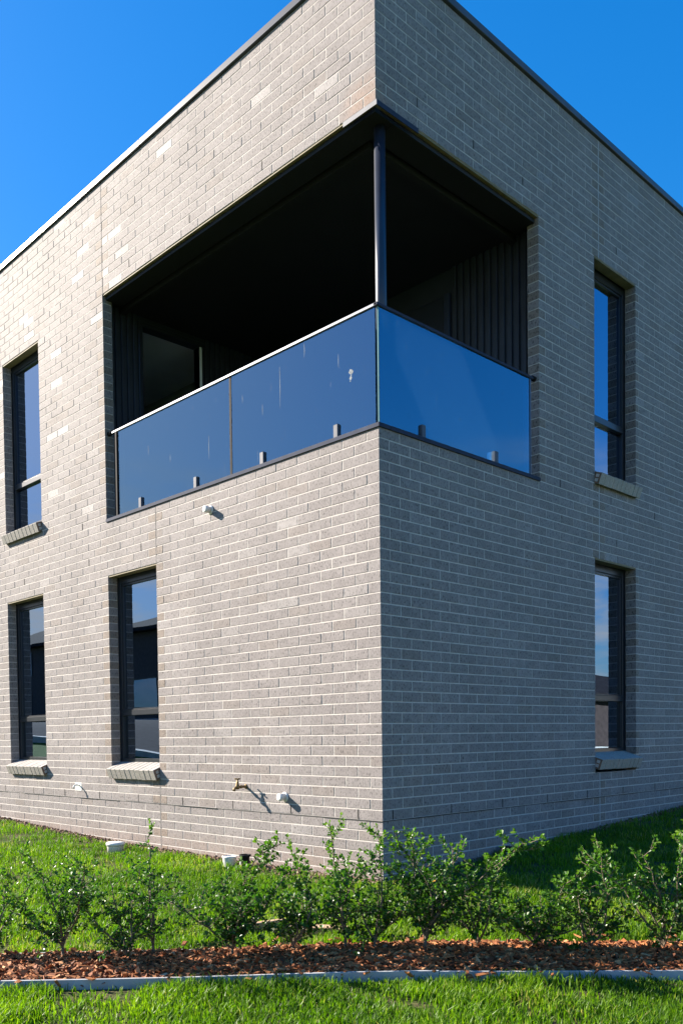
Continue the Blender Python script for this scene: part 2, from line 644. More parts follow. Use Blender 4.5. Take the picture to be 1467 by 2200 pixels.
def ground_material():
    m = bpy.data.materials.new('lawn soil')
    m.use_nodes = True
    t = m.node_tree
    L = t.links.new
    b = t.nodes['Principled BSDF']
    b.inputs['Roughness'].default_value = 0.95
    b.inputs['Specular IOR Level'].default_value = 0.1
    geo = N(t, 'ShaderNodeNewGeometry')
    n1 = N(t, 'ShaderNodeTexNoise')
    n1.inputs['Scale'].default_value = 9
    n1.inputs['Detail'].default_value = 8
    L(geo.outputs['Position'], n1.inputs['Vector'])
    r = N(t, 'ShaderNodeValToRGB')
    r.color_ramp.elements[0].position = 0.35
    r.color_ramp.elements[0].color = (0.04, 0.065, 0.012, 1)
    r.color_ramp.elements[1].position = 0.72
    r.color_ramp.elements[1].color = (0.115, 0.085, 0.05, 1)
    L(n1.outputs['Fac'], r.inputs['Fac'])
    d = N(t, 'ShaderNodeVectorMath', operation='LENGTH')
    L(geo.outputs['Position'], d.inputs[0])
    mr = N(t, 'ShaderNodeMapRange')
    mr.inputs[1].default_value = 7
    mr.inputs[2].default_value = 11
    L(d.outputs['Value'], mr.inputs[0])
    n2 = N(t, 'ShaderNodeTexNoise')
    n2.inputs['Scale'].default_value = 3
    n2.inputs['Detail'].default_value = 10
    L(geo.outputs['Position'], n2.inputs['Vector'])
    r2 = N(t, 'ShaderNodeValToRGB')
    r2.color_ramp.elements[0].position = 0.3
    r2.color_ramp.elements[0].color = (0.04, 0.10, 0.012, 1)
    r2.color_ramp.elements[1].position = 0.75
    r2.color_ramp.elements[1].color = (0.10, 0.17, 0.03, 1)
    L(n2.outputs['Fac'], r2.inputs['Fac'])
    mx = N(t, 'ShaderNodeMixRGB')
    L(mr.outputs[0], mx.inputs['Fac'])
    L(r.outputs['Color'], mx.inputs['Color1'])
    L(r2.outputs['Color'], mx.inputs['Color2'])
    L(mx.outputs['Color'], b.inputs['Base Color'])
    bp = N(t, 'ShaderNodeBump')
    bp.inputs['Strength'].default_value = 0.8
    bp.inputs['Distance'].default_value = 0.02
    n3 = N(t, 'ShaderNodeTexNoise')
    n3.inputs['Scale'].default_value = 45
    n3.inputs['Detail'].default_value = 6
    L(geo.outputs['Position'], n3.inputs['Vector'])
    L(n3.outputs['Fac'], bp.inputs['Height'])
    L(bp.outputs['Normal'], b.inputs['Normal'])
    return m


ground = link('ground', np_mesh('ground', np.stack([gx, gy, gzv], -1).reshape(-1, 3), [gf], smooth=True), None, ground_material())
tag(ground, kind='structure')


def sheet(name, y0, y1, dz, material, x0=-140, x1=60, nx=80, ny=6):
    xs = np.linspace(x0, x1, nx)
    ys = np.linspace(y0, y1, ny)
    X, Y = np.meshgrid(xs, ys, indexing='ij')
    Z = gz(X, Y) + dz
    i = np.arange(nx * ny).reshape(nx, ny)
    f = np.stack([i[:-1, :-1], i[1:, :-1], i[1:, 1:], i[:-1, 1:]], -1).reshape(-1, 4)
    o = link(name, np_mesh(name, np.stack([X, Y, Z], -1).reshape(-1, 3), [f], smooth=True), None, material)
    return tag(o, kind='structure')


sheet('road', -17.5, -10.0, 0.02, mat('asphalt', (0.05, 0.05, 0.054), 0.95, spec=0.04, var=0.2, vscale=4))
kmb = MB()
for xa in np.arange(-100, 40, 2.0):
    for yy in (-9.98, -17.52):
        za, zb = float(gz(xa, yy)), float(gz(xa + 2, yy))
        y0, y1 = (yy, yy + 0.28) if yy > -12 else (yy - 0.28, yy)
        v = len(kmb.v)
        kmb.v += [(xa, y0, za - 0.1), (xa + 1.98, y0, zb - 0.1), (xa + 1.98, y1, zb - 0.1), (xa, y1, za - 0.1),
                  (xa, y0, za + 0.13), (xa + 1.98, y0, zb + 0.13), (xa + 1.98, y1, zb + 0.13), (xa, y1, za + 0.13)]
        for q in ((0, 1, 2, 3), (4, 5, 6, 7), (0, 1, 5, 4), (1, 2, 6, 5), (2, 3, 7, 6), (3, 0, 4, 7)):
            kmb.f.append([v + i for i in q])
            kmb.smooth.append(False)
tag(kmb.build('kerb', mat('concrete kerb', (0.38, 0.37, 0.35), 0.85, var=0.15, vscale=3)), kind='structure')

# ------------------------------------------------------------------ the brick house
house = empty('brick_house', (0, 0, -0.455))
tag(house, 'two storey pale grey brick house with a glazed corner balcony', 'house')
HZ = -0.455          # parts are built in world coordinates and parented without moving


def hp(o, parent=None):
    """parent to the house (or a part of it) keeping world coordinates"""
    o.parent = parent or house
    o.matrix_parent_inverse = Matrix.Translation((0, 0, -HZ)) if parent is None else Matrix.Identity(4)
    return o


KB, KT = -8, 79      # lowest and highest course
LL, LR = 9.0, 8.0    # lengths of the two walls
# openings: s0, s1, k0, k1
OPL = [(2.75, 3.59, 3, 29), (4.95, 5.835, 3, 29), (4.95, 5.835, 38, 65), (-1, 3.60, 36, 65)]
OPR = [(3.155, 4.005, 3, 29), (3.155, 4.005, 38, 65), (-1, 2.165, 36, 65)]
# control joints: s, k0, k1
CJL = [(2.745, KB, 3), (2.745, 29, 36), (3.595, 65, KT)]
CJR = [(3.24, KB, 3), (3.24, 29, 38), (3.24, 65, KT)]


def intervals(total, ops, cjs, k, start):
    segs = [(start, total)]
    cuts = [(a, b) for a, b, k0, k1 in ops if k0 <= k < k1] + [(s - 0.005, s + 0.005) for s, k0, k1 in cjs if k0 <= k < k1]
    for a, b in cuts:
        nxt = []
        for p, q in segs:
            if b <= p or a >= q:
                nxt.append((p, q))
                continue
            if a - p > 0.012: nxt.append((p, a))
            if q - b > 0.012: nxt.append((b, q))
        segs = nxt
    return segs


def lay(total, ops, cjs, k, wall):
    """list of (s0, s1) of the bricks of one course"""
    stretcher = (k % 2 == 0) == (wall == 'L')       # this wall shows the long face at the corner
    first = 0.235 if stretcher else 0.115
    out = []
    start = 0.0
    if wall == 'R':
        start = 0.0 if stretcher else 0.12
    for a, b in intervals(total, ops, cjs, k, start):
        js = [first + 0.24 * i for i in range(-1, 60)]
        js = [j for j in js if a + 0.055 < j < b - 0.055]
        # alternate courses start with a header at every jamb
        edges = [a] + js + [b]
        for i in range(len(edges) - 1):
            s0 = edges[i] + (0.0 if i == 0 else J / 2)
            s1 = edges[i + 1] - (0.0 if i == len(edges) - 2 else J / 2)
            out.append((s0, s1))
    return out


# a brick: front face towards -Y, chamfered arrises
def brick_verts(l, d=0.11, hh=H - J, c=0.0015):
    a, b = l / 2, hh / 2
    V = [(-a, d, -b), (a, d, -b), (a, d, b), (-a, d, b),
         (-a, c, -b), (a, c, -b), (a, c, b), (-a, c, b),
         (-a + c, 0, -b + c), (a - c, 0, -b + c), (a - c, 0, b - c), (-a + c, 0, b - c)]
    return np.array(V, float)


BF = np.array([(8, 9, 10, 11), (4, 5, 9, 8), (5, 6, 10, 9), (6, 7, 11, 10), (7, 4, 8, 11), (0, 1, 5, 4), (1, 2, 6, 5), (2, 3, 7, 6), (3, 0, 4, 7), (3, 2, 1, 0)])
brick_mesh_cache = {}


def brick_mesh(l, d, tan):
    key = (round(l, 4), round(d, 3), tan)
    if key not in brick_mesh_cache:
        me = np_mesh('brick', brick_verts(l, d), [BF], {'own': np.ones(12), 'tone': np.zeros(12), 'tan': np.full(12, tan)})
        me.materials.append(M['brick'])
        brick_mesh_cache[key] = me
    return brick_mesh_cache[key]


def to_px(p):
    d = Vector(p) - CAM
    Z = d.dot(fw)
    return PX + FPX * d.dot(rt2) / Z, PY - FPX * d.dot(up2) / Z, Z


records = []
for wall, total, ops, cjs in (('L', LL, OPL, CJL), ('R', LR, OPR, CJR)):
    for k in range(KB, KT):
        zc = (k + 0.5) * H
        stretcher = (k % 2 == 0) == (wall == 'L')
        for s0, s1 in lay(total, ops, cjs, k, wall):
            l = s1 - s0
            corner = s0 < 0.01
            if wall == 'L' and corner and not stretcher:
                # corner brick that shows its end here and its long face on the other wall: laid with wall R
                continue
            depth = 0.11
            sc = (s0 + s1) / 2
            jit = rng.normal(0, 1, 6)
            off = float(np.clip(jit[0] * 0.0006, -0.0012, 0.0012))
            rz, rx = float(jit[1] * 0.002), float(jit[2] * 0.004)
            if corner: rz = rx = off = 0.0
            tone = rng.random()
            tan = 1.0 if (l < 0.13 and rng.random() < 0.75) else (0.35 if rng.random() < 0.08 else 0.0)
            if wall == 'L':
                loc, rot = Vector((-sc, off, zc)), rz
            else:
                loc, rot = Vector((-off, sc, zc)), math.pi / 2 + rz
            u, v, Z = to_px(loc)
            nrm = Vector((0, -1, 0)) if wall == 'L' else Vector((1, 0, 0))
            vis = (CAM - loc).normalized().dot(nrm) * l / (Z * Z)
            inside = 10 < u < 1457 and 10 < v < 1800
            if wall == 'R': vis *= 1.0
            records.append([vis if inside else 0, wall, loc, rot, rx, l, depth, tan, tone])

# the mortar body of both walls
def mortar(wall, total, ops, start):
    mb = MB()
    g = 0.003
    fr = 0.0021      # depth of the joints
    brk = sorted({start, total} | {v for a, b, _, _ in ops for v in (a - g, b + g) if start < v < total})
    for a, b in zip(brk[:-1], brk[1:]):
        m = (a + b) / 2
        zs = [(KB * H, KT * H)]
        for o0, o1, k0, k1 in ops:
            if o0 - g < m < o1 + g:
                nz_ = []
                for p, q in zs:
                    z0, z1 = k0 * H - g, k1 * H + g
                    if z0 > p: nz_.append((p, min(z0, q)))
                    if z1 < q: nz_.append((max(z1, p), q))
                zs = nz_
        for p, q in zs:
            if q - p > 1e-4:
                if wall == 'L': mb.box(-b, -a, fr, 0.107, p, q)
                else: mb.box(-0.107, -fr, a, b, p, q)
    return mb


wmb = mortar('L', LL, OPL, 0.0021)
wmr = mortar('R', LR, OPR, 0.107)
nv = len(wmb.v)
wmb.v += wmr.v
wmb.f += [[i + nv for i in f] for f in wmr.f]
wmb.smooth += wmr.smooth
wall_o = hp(wmb.build('wall', M['mortar']))

records.sort(key=lambda r: -r[0])
for r in records[:300]:
    _, w_, loc, rot, rx, l, d, tan, tone = r
    o = link('brick', brick_mesh(l, d, tan))
    o.location = loc
    o.rotation_euler = (rx, 0, rot)
    hp(o, wall_o)
vs_, fs_, own_, tone_, tan_ = [], [], [], [], []
for i, r in enumerate(records[300:]):
    _, w_, loc, rot, rx, l, d, tan, tone = r
    V = brick_verts(l, d)
    cx_, sx_ = math.cos(rx), math.sin(rx)
    V = np.stack([V[:, 0], V[:, 1] * cx_ - V[:, 2] * sx_, V[:, 1] * sx_ + V[:, 2] * cx_], 1)
    c_, s_ = math.cos(rot), math.sin(rot)
    V = np.stack([V[:, 0] * c_ - V[:, 1] * s_, V[:, 0] * s_ + V[:, 1] * c_, V[:, 2]], 1) + np.array(loc)
    vs_.append(V)
    fs_.append(BF + 12 * i)
    tone_.append(np.full(12, tone))
    tan_.append(np.full(12, tan))
nb = len(vs_) * 12
bw = link('brickwork', np_mesh('brickwork', np.concatenate(vs_), [np.concatenate(fs_)], {'own': np.zeros(nb), 'tone': np.concatenate(tone_), 'tan': np.concatenate(tan_)}), None, M['brick'])
tag(bw, kind='stuff')
hp(bw, wall_o)


def part(name, mb, m, parent=None):
    return hp(mb.build(name, m), parent)


def lw(s0, s1, y0, y1, z0, z1, c=0.0):
    """box on the left wall: s along the wall, y inwards"""
    return MB().box(-s1, -s0, y0, y1, z0, z1, c)


def rw(s0, s1, y0, y1, z0, z1, c=0.0):
    """box on the right wall: s along the wall, y inwards"""
    return MB().box(-y1, -y0, s0, s1, z0, z1, c)


WB = {'L': lw, 'R': rw}
# control joint sealant, damp course, weep holes
for wall, cjs in (('L', CJL), ('R', CJR)):
    for s, k0, k1 in cjs:
        part('control_joint', WB[wall](s - 0.0058, s + 0.0058, -0.0003, 0.02, k0 * H, k1 * H), M['sealant'] if wall == 'L' else M['sealpale'])
for wall, total in (('L', LL), ('R', LR)):
    mb = MB()
    s = 0.0
    while s < total - 0.3:
        ln = rng.uniform(0.25, 0.6)
        pr = rng.uniform(0.001, 0.008)
        b = WB[wall](s, min(s + ln, total), -pr, 0.03, -0.0055 + rng.uniform(-0.0015, 0.001), 0.0008)
        n0 = len(mb.v)
        mb.v += b.v
        mb.f += [[i + n0 for i in f] for f in b.f]
        mb.smooth += b.smooth
        s += ln + 0.0004
    part('damp_course', mb, M['dpc'])
weeps = {'L': [(0.235 + 0.72 * i, 0) for i in range(9)] + [(0.235 + 0.96 * i, 66) for i in range(1, 4)] + [(3.115, 31), (3.955, 36), (4.795, 36), (4.075, 31), (5.275, 31), (5.275, 67)],
         'R': [(0.115 + 0.72 * i, 0) for i in range(8)] + [(0.475 + 0.72 * i, 67) for i in range(3)] + [(3.595, 67), (2.515, 36), (3.475, 36), (3.595, 31), (4.315, 36)]}
for wall, ws in weeps.items():
    for s, k in ws:
        stretcher = (k % 2 == 0) == (wall == 'L')
        f = 0.235 if stretcher else 0.115
        s = f + round((s - f) / 0.24) * 0.24
        part('weep_hole', WB[wall](s - 0.0062, s + 0.0062, -0.0006, 0.02, k * H + 0.004, (k + 1) * H - 0.004), M['dark'])

# lintels under the brickwork over every opening
for wall, ops in (('L', OPL), ('R', OPR)):
    for s0, s1, k0, k1 in ops:
        z = k1 * H
        a = max(s0, 0.012 if wall == 'L' else 0.1)
        part('lintel', WB[wall](a, s1 - 0.001, 0.006, 0.098 if s0 > 0 else 0.034, z - 0.011, z + 0.0038), M['lintel'])


# ---- windows
def window(wall, s0, s1, kb, kt, ktr):
    e = empty('window', (0, 0, 0))
    hp(e)
    zb, zt, ztr = kb * H, kt * H - 0.012, ktr * H
    B = WB[wall]
    yf, yb = 0.118, 0.178
    w = 0.05

    def wp(name, mb, m):
        return part(name, mb, m, e)

    def merge(*mbs):
        o = MB()
        for b in mbs:
            n0 = len(o.v)
            o.v += b.v
            o.f += [[i + n0 for i in f] for f in b.f]
            o.smooth += b.smooth
        return o
    wp('frame', merge(B(s0 - 0.01, s0 + w, yf, yb, zb - 0.05, zt + 0.01, 0.002), B(s1 - w, s1 + 0.01, yf, yb, zb - 0.05, zt + 0.01, 0.002),
                      B(s0 + w, s1 - w, yf, yb, zt - 0.065, zt + 0.01, 0.002), B(s0 + w, s1 - w, yf, yb, zb - 0.05, zb + 0.03, 0.002)), M['frame'])
    wp('transom', merge(B(s0 + w, s1 - w, yf - 0.012, yb, ztr - 0.028, ztr + 0.028, 0.003), B(s0 + w, s1 - w, yf - 0.004, yf + 0.02, ztr + 0.028, ztr + 0.042, 0.002)), M['frame'])
    # inner beads / sash
    q = 0.022
    za, zc = ztr + 0.042, zt - 0.065
    wp('sash', merge(B(s0 + w, s0 + w + q, yf + 0.012, yb - 0.012, za, zc, 0.002), B(s1 - w - q, s1 - w, yf + 0.012, yb - 0.012, za, zc, 0.002),
                     B(s0 + w + q, s1 - w - q, yf + 0.012, yb - 0.012, zc - q, zc, 0.002)), M['frame'])
    wp('glass_pane', B(s0 + w + 0.002, s1 - w - 0.002, yf + 0.028, yf + 0.034, ztr + 0.03, zt - 0.067), M['winglass'])
    wp('glass_pane', B(s0 + w + 0.002, s1 - w - 0.002, yf + 0.03, yf + 0.036, zb + 0.032, ztr - 0.03), M['winglass'])
    # brick on edge sill, sloping outwards
    nbk = int(round((s1 - s0) / 0.086))
    pit = (s1 - s0) / nbk
    th = R(20)
    for i in range(nbk):
        a = s0 + i * pit + 0.004
        b = s0 + (i + 1) * pit - 0.004
        mb = MB()
        Mx = Matrix.Translation((0, 0.118, zb - 0.004)) @ Matrix.Rotation(th + rng.normal(0, 0.006), 4, 'X')
        mb.box(-b, -a, -0.205 + rng.normal(0, 0.0015), 0.0, -0.105, 0.0, 0.0025, Mx)
        if wall == 'R':
            mb.v = [(-y, -x, z) for x, y, z in mb.v]
        wp('sill_brick', mb, M['sillbrick'])
    mb = MB()
    Mx = Matrix.Translation((0, 0.118, zb - 0.006)) @ Matrix.Rotation(th, 4, 'X')
    mb.box(-s1 + 0.003, -s0 - 0.003, -0.200, -0.002, -0.100, -0.004, 0, Mx)
    if wall == 'R':
        mb.v = [(-y, -x, z) for x, y, z in mb.v]
    wp('sill_mortar', mb, M['mortar'])
    # exposed core on the end that is turned to the corner
    mb = MB()
    Mx = Matrix.Translation((0, 0.118, zb - 0.004)) @ Matrix.Rotation(th, 4, 'X')
    mb.box(-s0 - 0.006, -s0 - 0.0025, -0.201, -0.118, -0.102, -0.003, 0, Mx)
    mc = MB()
    for z0, z1 in ((-0.047, -0.018), (-0.088, -0.058)):
        mc.box(-s0 - 0.006, -s0 - 0.0008, -0.183, -0.150, z0, z1, 0, Mx)
    for b_ in (mb, mc):
        if wall == 'R':
            b_.v = [(-y, -x, z) for x, y, z in b_.v]
    wp('sill_end', mb, M['sillend'])
    wp('sill_core', mc, M['mortar'])
    return e


def wlabel(o, txt):
    o['label'] = txt


wlabel(window('L', 2.75, 3.59, 5, 29, 11.3), 'tall ground floor window nearest the corner on the sunlit wall')
wlabel(window('L', 4.95, 5.835, 5, 29, 11.1), 'ground floor window at the left edge of the sunlit wall')
wlabel(window('L', 4.95, 5.835, 40, 65, 46.6), 'upper window at the left edge of the sunlit wall')
wlabel(window('R', 3.155, 4.005, 5.5, 29, 12.2), 'ground floor window in the shaded wall')
wlabel(window('R', 3.155, 4.005, 40, 65, 46.7), 'upper window in the shaded wall')

# ---- rooms behind the glass, slab and roof
ZF, ZC = 36 * H - 0.06, 65 * H - 0.012       # balcony floor and soffit
XB, YB = 3.72, 2.29                          # balcony depth along each wall
part('partition', MB().box(-LL, -0.11, 2.75, 2.85, HZ, ZF - 0.3), M['plaster'])
part('partition', MB().box(-2.0, -1.9, 2.86, LR, HZ, ZF - 0.3), M['plaster'])
part('partition', MB().box(-LL, -XB - 0.12, 2.0, 2.1, ZF + 0.02, KT * H - 0.1), M['plaster'])
part('partition', MB().box(-1.9, -1.8, YB + 0.12, LR, ZF + 0.02, KT * H - 0.1), M['plaster'])
part('floor_slab', MB().box(-LL, -0.108, 0.108, LR, ZF - 0.28, ZF - 0.02), M['plaster'])
part('back_wall', MB().box(-LL, -0.11, LR, LR + 0.11, KB * H, KT * H), M['sillbrick'])
part('end_wall', MB().box(-LL - 0.11, -LL, 0.0, LR + 0.11, KB * H, KT * H), M['sillbrick'])
part('roof', MB().box(-LL - 0.1, -0.01, 0.01, LR + 0.1, KT * H + 0.004, KT * H + 0.03), M['cap'])
# parapet capping along both walls, in lengths with a lap
for wall, total in (('L', LL), ('R', LR)):
    s = -0.022
    while s < total:
        e_ = min(s + 2.9, total + 0.1)
        if wall == 'L':
            part('roof_capping', lw(s, e_ - 0.003, -0.024, 0.2, KT * H + 0.006, KT * H + 0.066, 0.003), M['cap'])
        else:
            s_ = max(s, 0.204)
            part('roof_capping', rw(s_, e_ - 0.003, -0.024, 0.2, KT * H + 0.006, KT * H + 0.066, 0.003), M['cap'])
        s = e_

# ---- balcony
part('balcony_floor', MB().box(-XB, -0.06, 0.06, YB, ZF - 0.018, ZF), M['floor'])
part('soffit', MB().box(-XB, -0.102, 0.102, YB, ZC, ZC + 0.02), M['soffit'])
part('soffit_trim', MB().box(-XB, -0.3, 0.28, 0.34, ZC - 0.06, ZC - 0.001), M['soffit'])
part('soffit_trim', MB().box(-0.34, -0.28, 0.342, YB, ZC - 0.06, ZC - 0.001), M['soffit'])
clad = empty('cladding')
hp(clad)
clad['label'] = 'black vertical board cladding lining the balcony'
DY0, DY1, DZ = 0.56, 1.34, 5.02      # doorway in the side wall
SX = -1.03                           # sliding door jamb in the end wall
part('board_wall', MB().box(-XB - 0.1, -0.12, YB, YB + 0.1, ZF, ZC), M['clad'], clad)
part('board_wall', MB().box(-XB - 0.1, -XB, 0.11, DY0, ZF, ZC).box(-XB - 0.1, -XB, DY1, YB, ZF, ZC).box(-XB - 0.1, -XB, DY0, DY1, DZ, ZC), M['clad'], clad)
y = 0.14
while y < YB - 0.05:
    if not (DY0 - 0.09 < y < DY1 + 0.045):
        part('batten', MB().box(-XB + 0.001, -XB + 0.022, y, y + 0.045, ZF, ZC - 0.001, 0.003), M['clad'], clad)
    y += 0.075
x = SX + 0.05
while x < -0.16:
    part('batten', MB().box(x, x + 0.045, YB - 0.022, YB - 0.001, ZF, ZC - 0.001, 0.003), M['clad'], clad)
    x += 0.075
door = empty('balcony_door')
hp(door)
door['label'] = 'open doorway at the left end of the dark balcony'
part('door_frame', MB().box(-XB - 0.1, -XB + 0.02, DY0 - 0.05, DY0, ZF, DZ, 0.003).box(-XB - 0.1, -XB + 0.02, DY1 + 0.03, DY1 + 0.07, ZF, DZ, 0.003).box(-XB - 0.1, -XB + 0.02, DY0 - 0.05, DY1 + 0.07, DZ + 0.001, DZ + 0.05, 0.003), M['frame'], door)
part('door_jamb', MB().box(-XB - 0.1, -XB + 0.012, DY1, DY1 + 0.029, ZF, DZ, 0.002), M['jamb'], door)
part('door_leaf', MB().box(-XB - 0.95, -XB - 0.12, DY0 - 0.02, DY0 + 0.02, ZF + 0.01, DZ - 0.02, 0.003), M['frame'], door)
part('room_ceiling', MB().box(-LL, -XB - 0.11, 0.12, 1.99, DZ + 0.06, DZ + 0.09), M['jamb'])
slide = empty('sliding_door')
hp(slide)
slide['label'] = 'dark sliding door in the end wall of the balcony'
part('door_panel', MB().box(-XB + 0.03, SX - 0.03, YB - 0.03, YB - 0.004, ZF + 0.02, ZF + 2.1, 0.003), M['frame'], slide)
part('door_stile', MB().box(SX - 0.029, SX + 0.03, YB - 0.045, YB - 0.004, ZF + 0.02, ZF + 2.1, 0.003), M['column'], slide)
part('handle', MB().box(SX - 0.012, SX + 0.012, YB - 0.085, YB - 0.07, ZF + 0.9, ZF + 1.15, 0.004).box(SX - 0.01, SX + 0.01, YB - 0.07, YB - 0.044, ZF + 0.92, ZF + 0.94).box(SX - 0.01, SX + 0.01, YB - 0.07, YB - 0.044, ZF + 1.11, ZF + 1.13), M['rail'], slide)

col = empty('balcony_column', (0, 0, 0))
hp(col)
part('shaft', MB().lathe([(0.041, ZF), (0.041, ZC - 0.012)], (-0.128, 0.192, 0), 32), M['column'], col)
part('cap_plate', MB().lathe([(0.062, ZC - 0.014), (0.062, ZC - 0.001)], (-0.128, 0.192, 0), 32), M['column'], col)

bal = empty('balustrade')
hp(bal)
bal['label'] = 'blue tinted glass balustrade with slim rail wrapping the balcony corner'
ZS = 36 * H
ZR = 47.35 * H
GY = 0.045
part('sill_flashing', lw(-0.012, 3.6, -0.012, 0.12, ZS - 0.006, ZS + 0.026, 0.002), M['metal'], bal)
part('sill_flashing', rw(0.122, 2.165, -0.012, 0.12, ZS - 0.006, ZS + 0.026, 0.002), M['metal'], bal)
part('handrail', lw(0.035, 3.52, GY - 0.019, GY + 0.019, ZR - 0.02, ZR + 0.005, 0.004), M['rail'], bal)
part('handrail', rw(GY - 0.019, 2.12, GY - 0.0185, GY + 0.0185, ZR - 0.0195, ZR + 0.0045, 0.004), M['metal'], bal)
part('rail_end', MB().tube([(-3.52, GY, ZR), (-3.60, GY, ZR)], 0.022, 16), M['blackplastic'], bal)
part('rail_end', MB().tube([(-GY, 2.12, ZR), (-GY, 2.165, ZR)], 0.022, 16), M['blackplastic'], bal)
for a, b in ((0.06, 1.66), (1.69, 3.43)):
    part('glass_panel', lw(a, b, GY - 0.006, GY + 0.006, ZS + 0.034, ZR - 0.022), M['balglass'], bal)
part('glass_panel', rw(0.06, 2.07, GY - 0.006, GY + 0.006, ZS + 0.034, ZR - 0.022), M['balglass'], bal)
part('panel_seal', lw(1.662, 1.688, GY - 0.009, GY + 0.009, ZS + 0.03, ZR - 0.023), M['blackplastic'], bal)
part('edge_channel', lw(3.432, 3.455, GY - 0.02, GY + 0.02, ZS + 0.03, ZR - 0.023), M['blackplastic'], bal)
part('edge_channel', rw(2.072, 2.085, GY - 0.012, GY + 0.012, ZS + 0.03, ZR - 0.023), M['rail'], bal)
part('glass_edge', rw(0.047, 0.058, GY - 0.007, GY + 0.007, ZS + 0.03, ZR - 0.023), M['glassedge'], bal)
for wall, ss in (('L', (0.44, 1.27, 2.16, 3.03)), ('R', (0.55, 1.53))):
    for s in ss:
        b = WB[wall](s - 0.024, s + 0.024, GY - 0.027, GY + 0.03, ZS + 0.024, ZS + 0.135, 0.005)
        part('glass_clamp', b, M['cap'], bal)

# dried drips and a bird mark on the outside of the glass
def drip(s_, z0, z1, w_, lean_=0.0):
    y_ = GY - 0.0064
    mb = MB()
    m_ = (z0 + z1) / 2
    mb.poly([(-s_ - w_ * 0.2, y_, z0), (-s_ + lean_ - w_, y_, m_), (-s_ - w_ * 0.3, y_, z1), (-s_ + w_ * 0.4, y_, z1), (-s_ + lean_ + w_, y_, m_ * 0.97 + z1 * 0.03), (-s_ + w_ * 0.2, y_, z0)])
    part('drip_mark', mb, M['drip'], bal)


for d_ in ((1.06, 3.28, 3.61, 0.0022, 0.003), (0.78, 3.59, 3.70, 0.0022, 0.004), (1.27, 3.28, 3.37, 0.0018, 0.0), (1.975, 3.09, 3.30, 0.0022, -0.004), (1.52, 3.45, 3.52, 0.0018, 0.002), (0.42, 3.40, 3.50, 0.002, 0.0), (2.55, 3.2, 3.28, 0.0018, 0.0), (2.9, 3.35, 3.45, 0.0018, 0.002)):
    drip(*d_)
bm_ = MB()
for cs, cz, rr_ in ((0.300, 3.330, 0.016), (0.286, 3.326, 0.013), (0.298, 3.283, 0.012), (0.293, 3.303, 0.006), (0.302, 3.262, 0.005)):
    bm_.poly([(-cs + rr_ * (1 + 0.18 * math.sin(3 * k_ + cs * 50)) * math.cos(k_ * 0.5236), GY - 0.0064 - 0.0002 * rr_ * 100, cz + rr_ * 1.1 * (1 + 0.15 * math.cos(2 * k_)) * math.sin(k_ * 0.5236)) for k_ in range(12)])
part('bird_mark', bm_, M['drip'], bal)

# steel angle at the soffit's outer corner; sunlit leg painted paler, shaded leg darker
part('corner_flashing', lw(-0.022, 0.30, -0.016, -0.010, ZC - 0.036, ZC + 0.002, 0.001), mat('sunlit tone corner flashing', (0.16, 0.165, 0.18), 0.5, spec=0.3, var=0.1, vscale=15))
part('corner_flashing', rw(-0.009, 0.46, -0.022, -0.016, ZC - 0.036, ZC + 0.002, 0.001), M['metal'])
part('beam', MB().box(-3.6, -0.037, 0.037, 0.24, ZC - 0.034, ZC - 0.002).box(-0.24, -0.037, 0.242, 2.165, ZC - 0.034, ZC - 0.002), M['soffit'])


# ------------------------------------------------------------------ things fixed to the wall
def vent(s, z, label):
    e = empty('vent_pipe', (-s, 0, z))
    tag(e, label, 'pipe', 'white plastic pipe stubs on the sunlit wall')
    MB().lathe([(0.040, 0.0), (0.041, 0.004), (0.040, 0.008), (0.0315, 0.012)], (0, 0, 0), 28, '-Y').build('flange', M['white'], e)
    MB().lathe([(0.030, 0.010), (0.030, 0.066), (0.0285, 0.070), (0.012, 0.071)], (0, 0, 0), 28, '-Y').build('stub', M['white'], e)
    return e


vent(1.02, 0.135, 'white plastic pipe stub low on the wall right of the brass tap')
vent(1.92, 2.628, 'white plastic pipe stub high on the wall under the balcony')

tap = empty('garden_tap', (-1.50, 0, 0.205))
tag(tap, 'brass garden tap low on the sunlit brick wall', 'tap')
MB().lathe([(0.021, 0.0), (0.021, 0.004), (0.012, 0.006), (0.0115, 0.05), (0.015, 0.052), (0.015, 0.062), (0.0105, 0.066), (0.0105, 0.09)], (0, 0, 0), 16, '-Y').build('stem', M['brass'], tap)
b = MB()
b.lathe([(0.006, -0.022), (0.017, -0.018), (0.019, 0.0), (0.016, 0.016), (0.012, 0.024), (0.012, 0.04), (0.008, 0.044), (0.006, 0.066)], (0, -0.096, 0), 16)
b.build('body', M['brass'], tap)
MB().tube([(0, -0.098, -0.004), (0, -0.116, -0.006), (0, -0.130, -0.016), (0, -0.134, -0.034)], [0.012, 0.012, 0.0125, 0.0135], 14).build('spout', M['brass'], tap)
MB().tube([(-0.030, -0.096, 0.068), (0.030, -0.096, 0.068)], 0.0062, 10).tube([(0, -0.124, 0.0685), (0, -0.068, 0.0685)], 0.006, 10).build('handle', M['brass'], tap)

hook = empty('bent_pipe', (-4.24, 0, 0.115))
tag(hook, 'small white bent pipe on a white patch of the sunlit wall', 'pipe')
MB().box(-0.085, 0.05, -0.003, 0.001, -0.045, 0.04, 0.001).build('wall_plate', M['white'], hook)
MB().tube([(0, 0, 0.015), (0, -0.03, 0.02), (0, -0.055, 0.018), (0, -0.07, 0.005), (0, -0.073, -0.02)], 0.009, 12).build('spout', M['white'], hook)


# ------------------------------------------------------------------ drains by the wall
def on_ground(x, y):
    return (x, y, float(gz(x, y)))


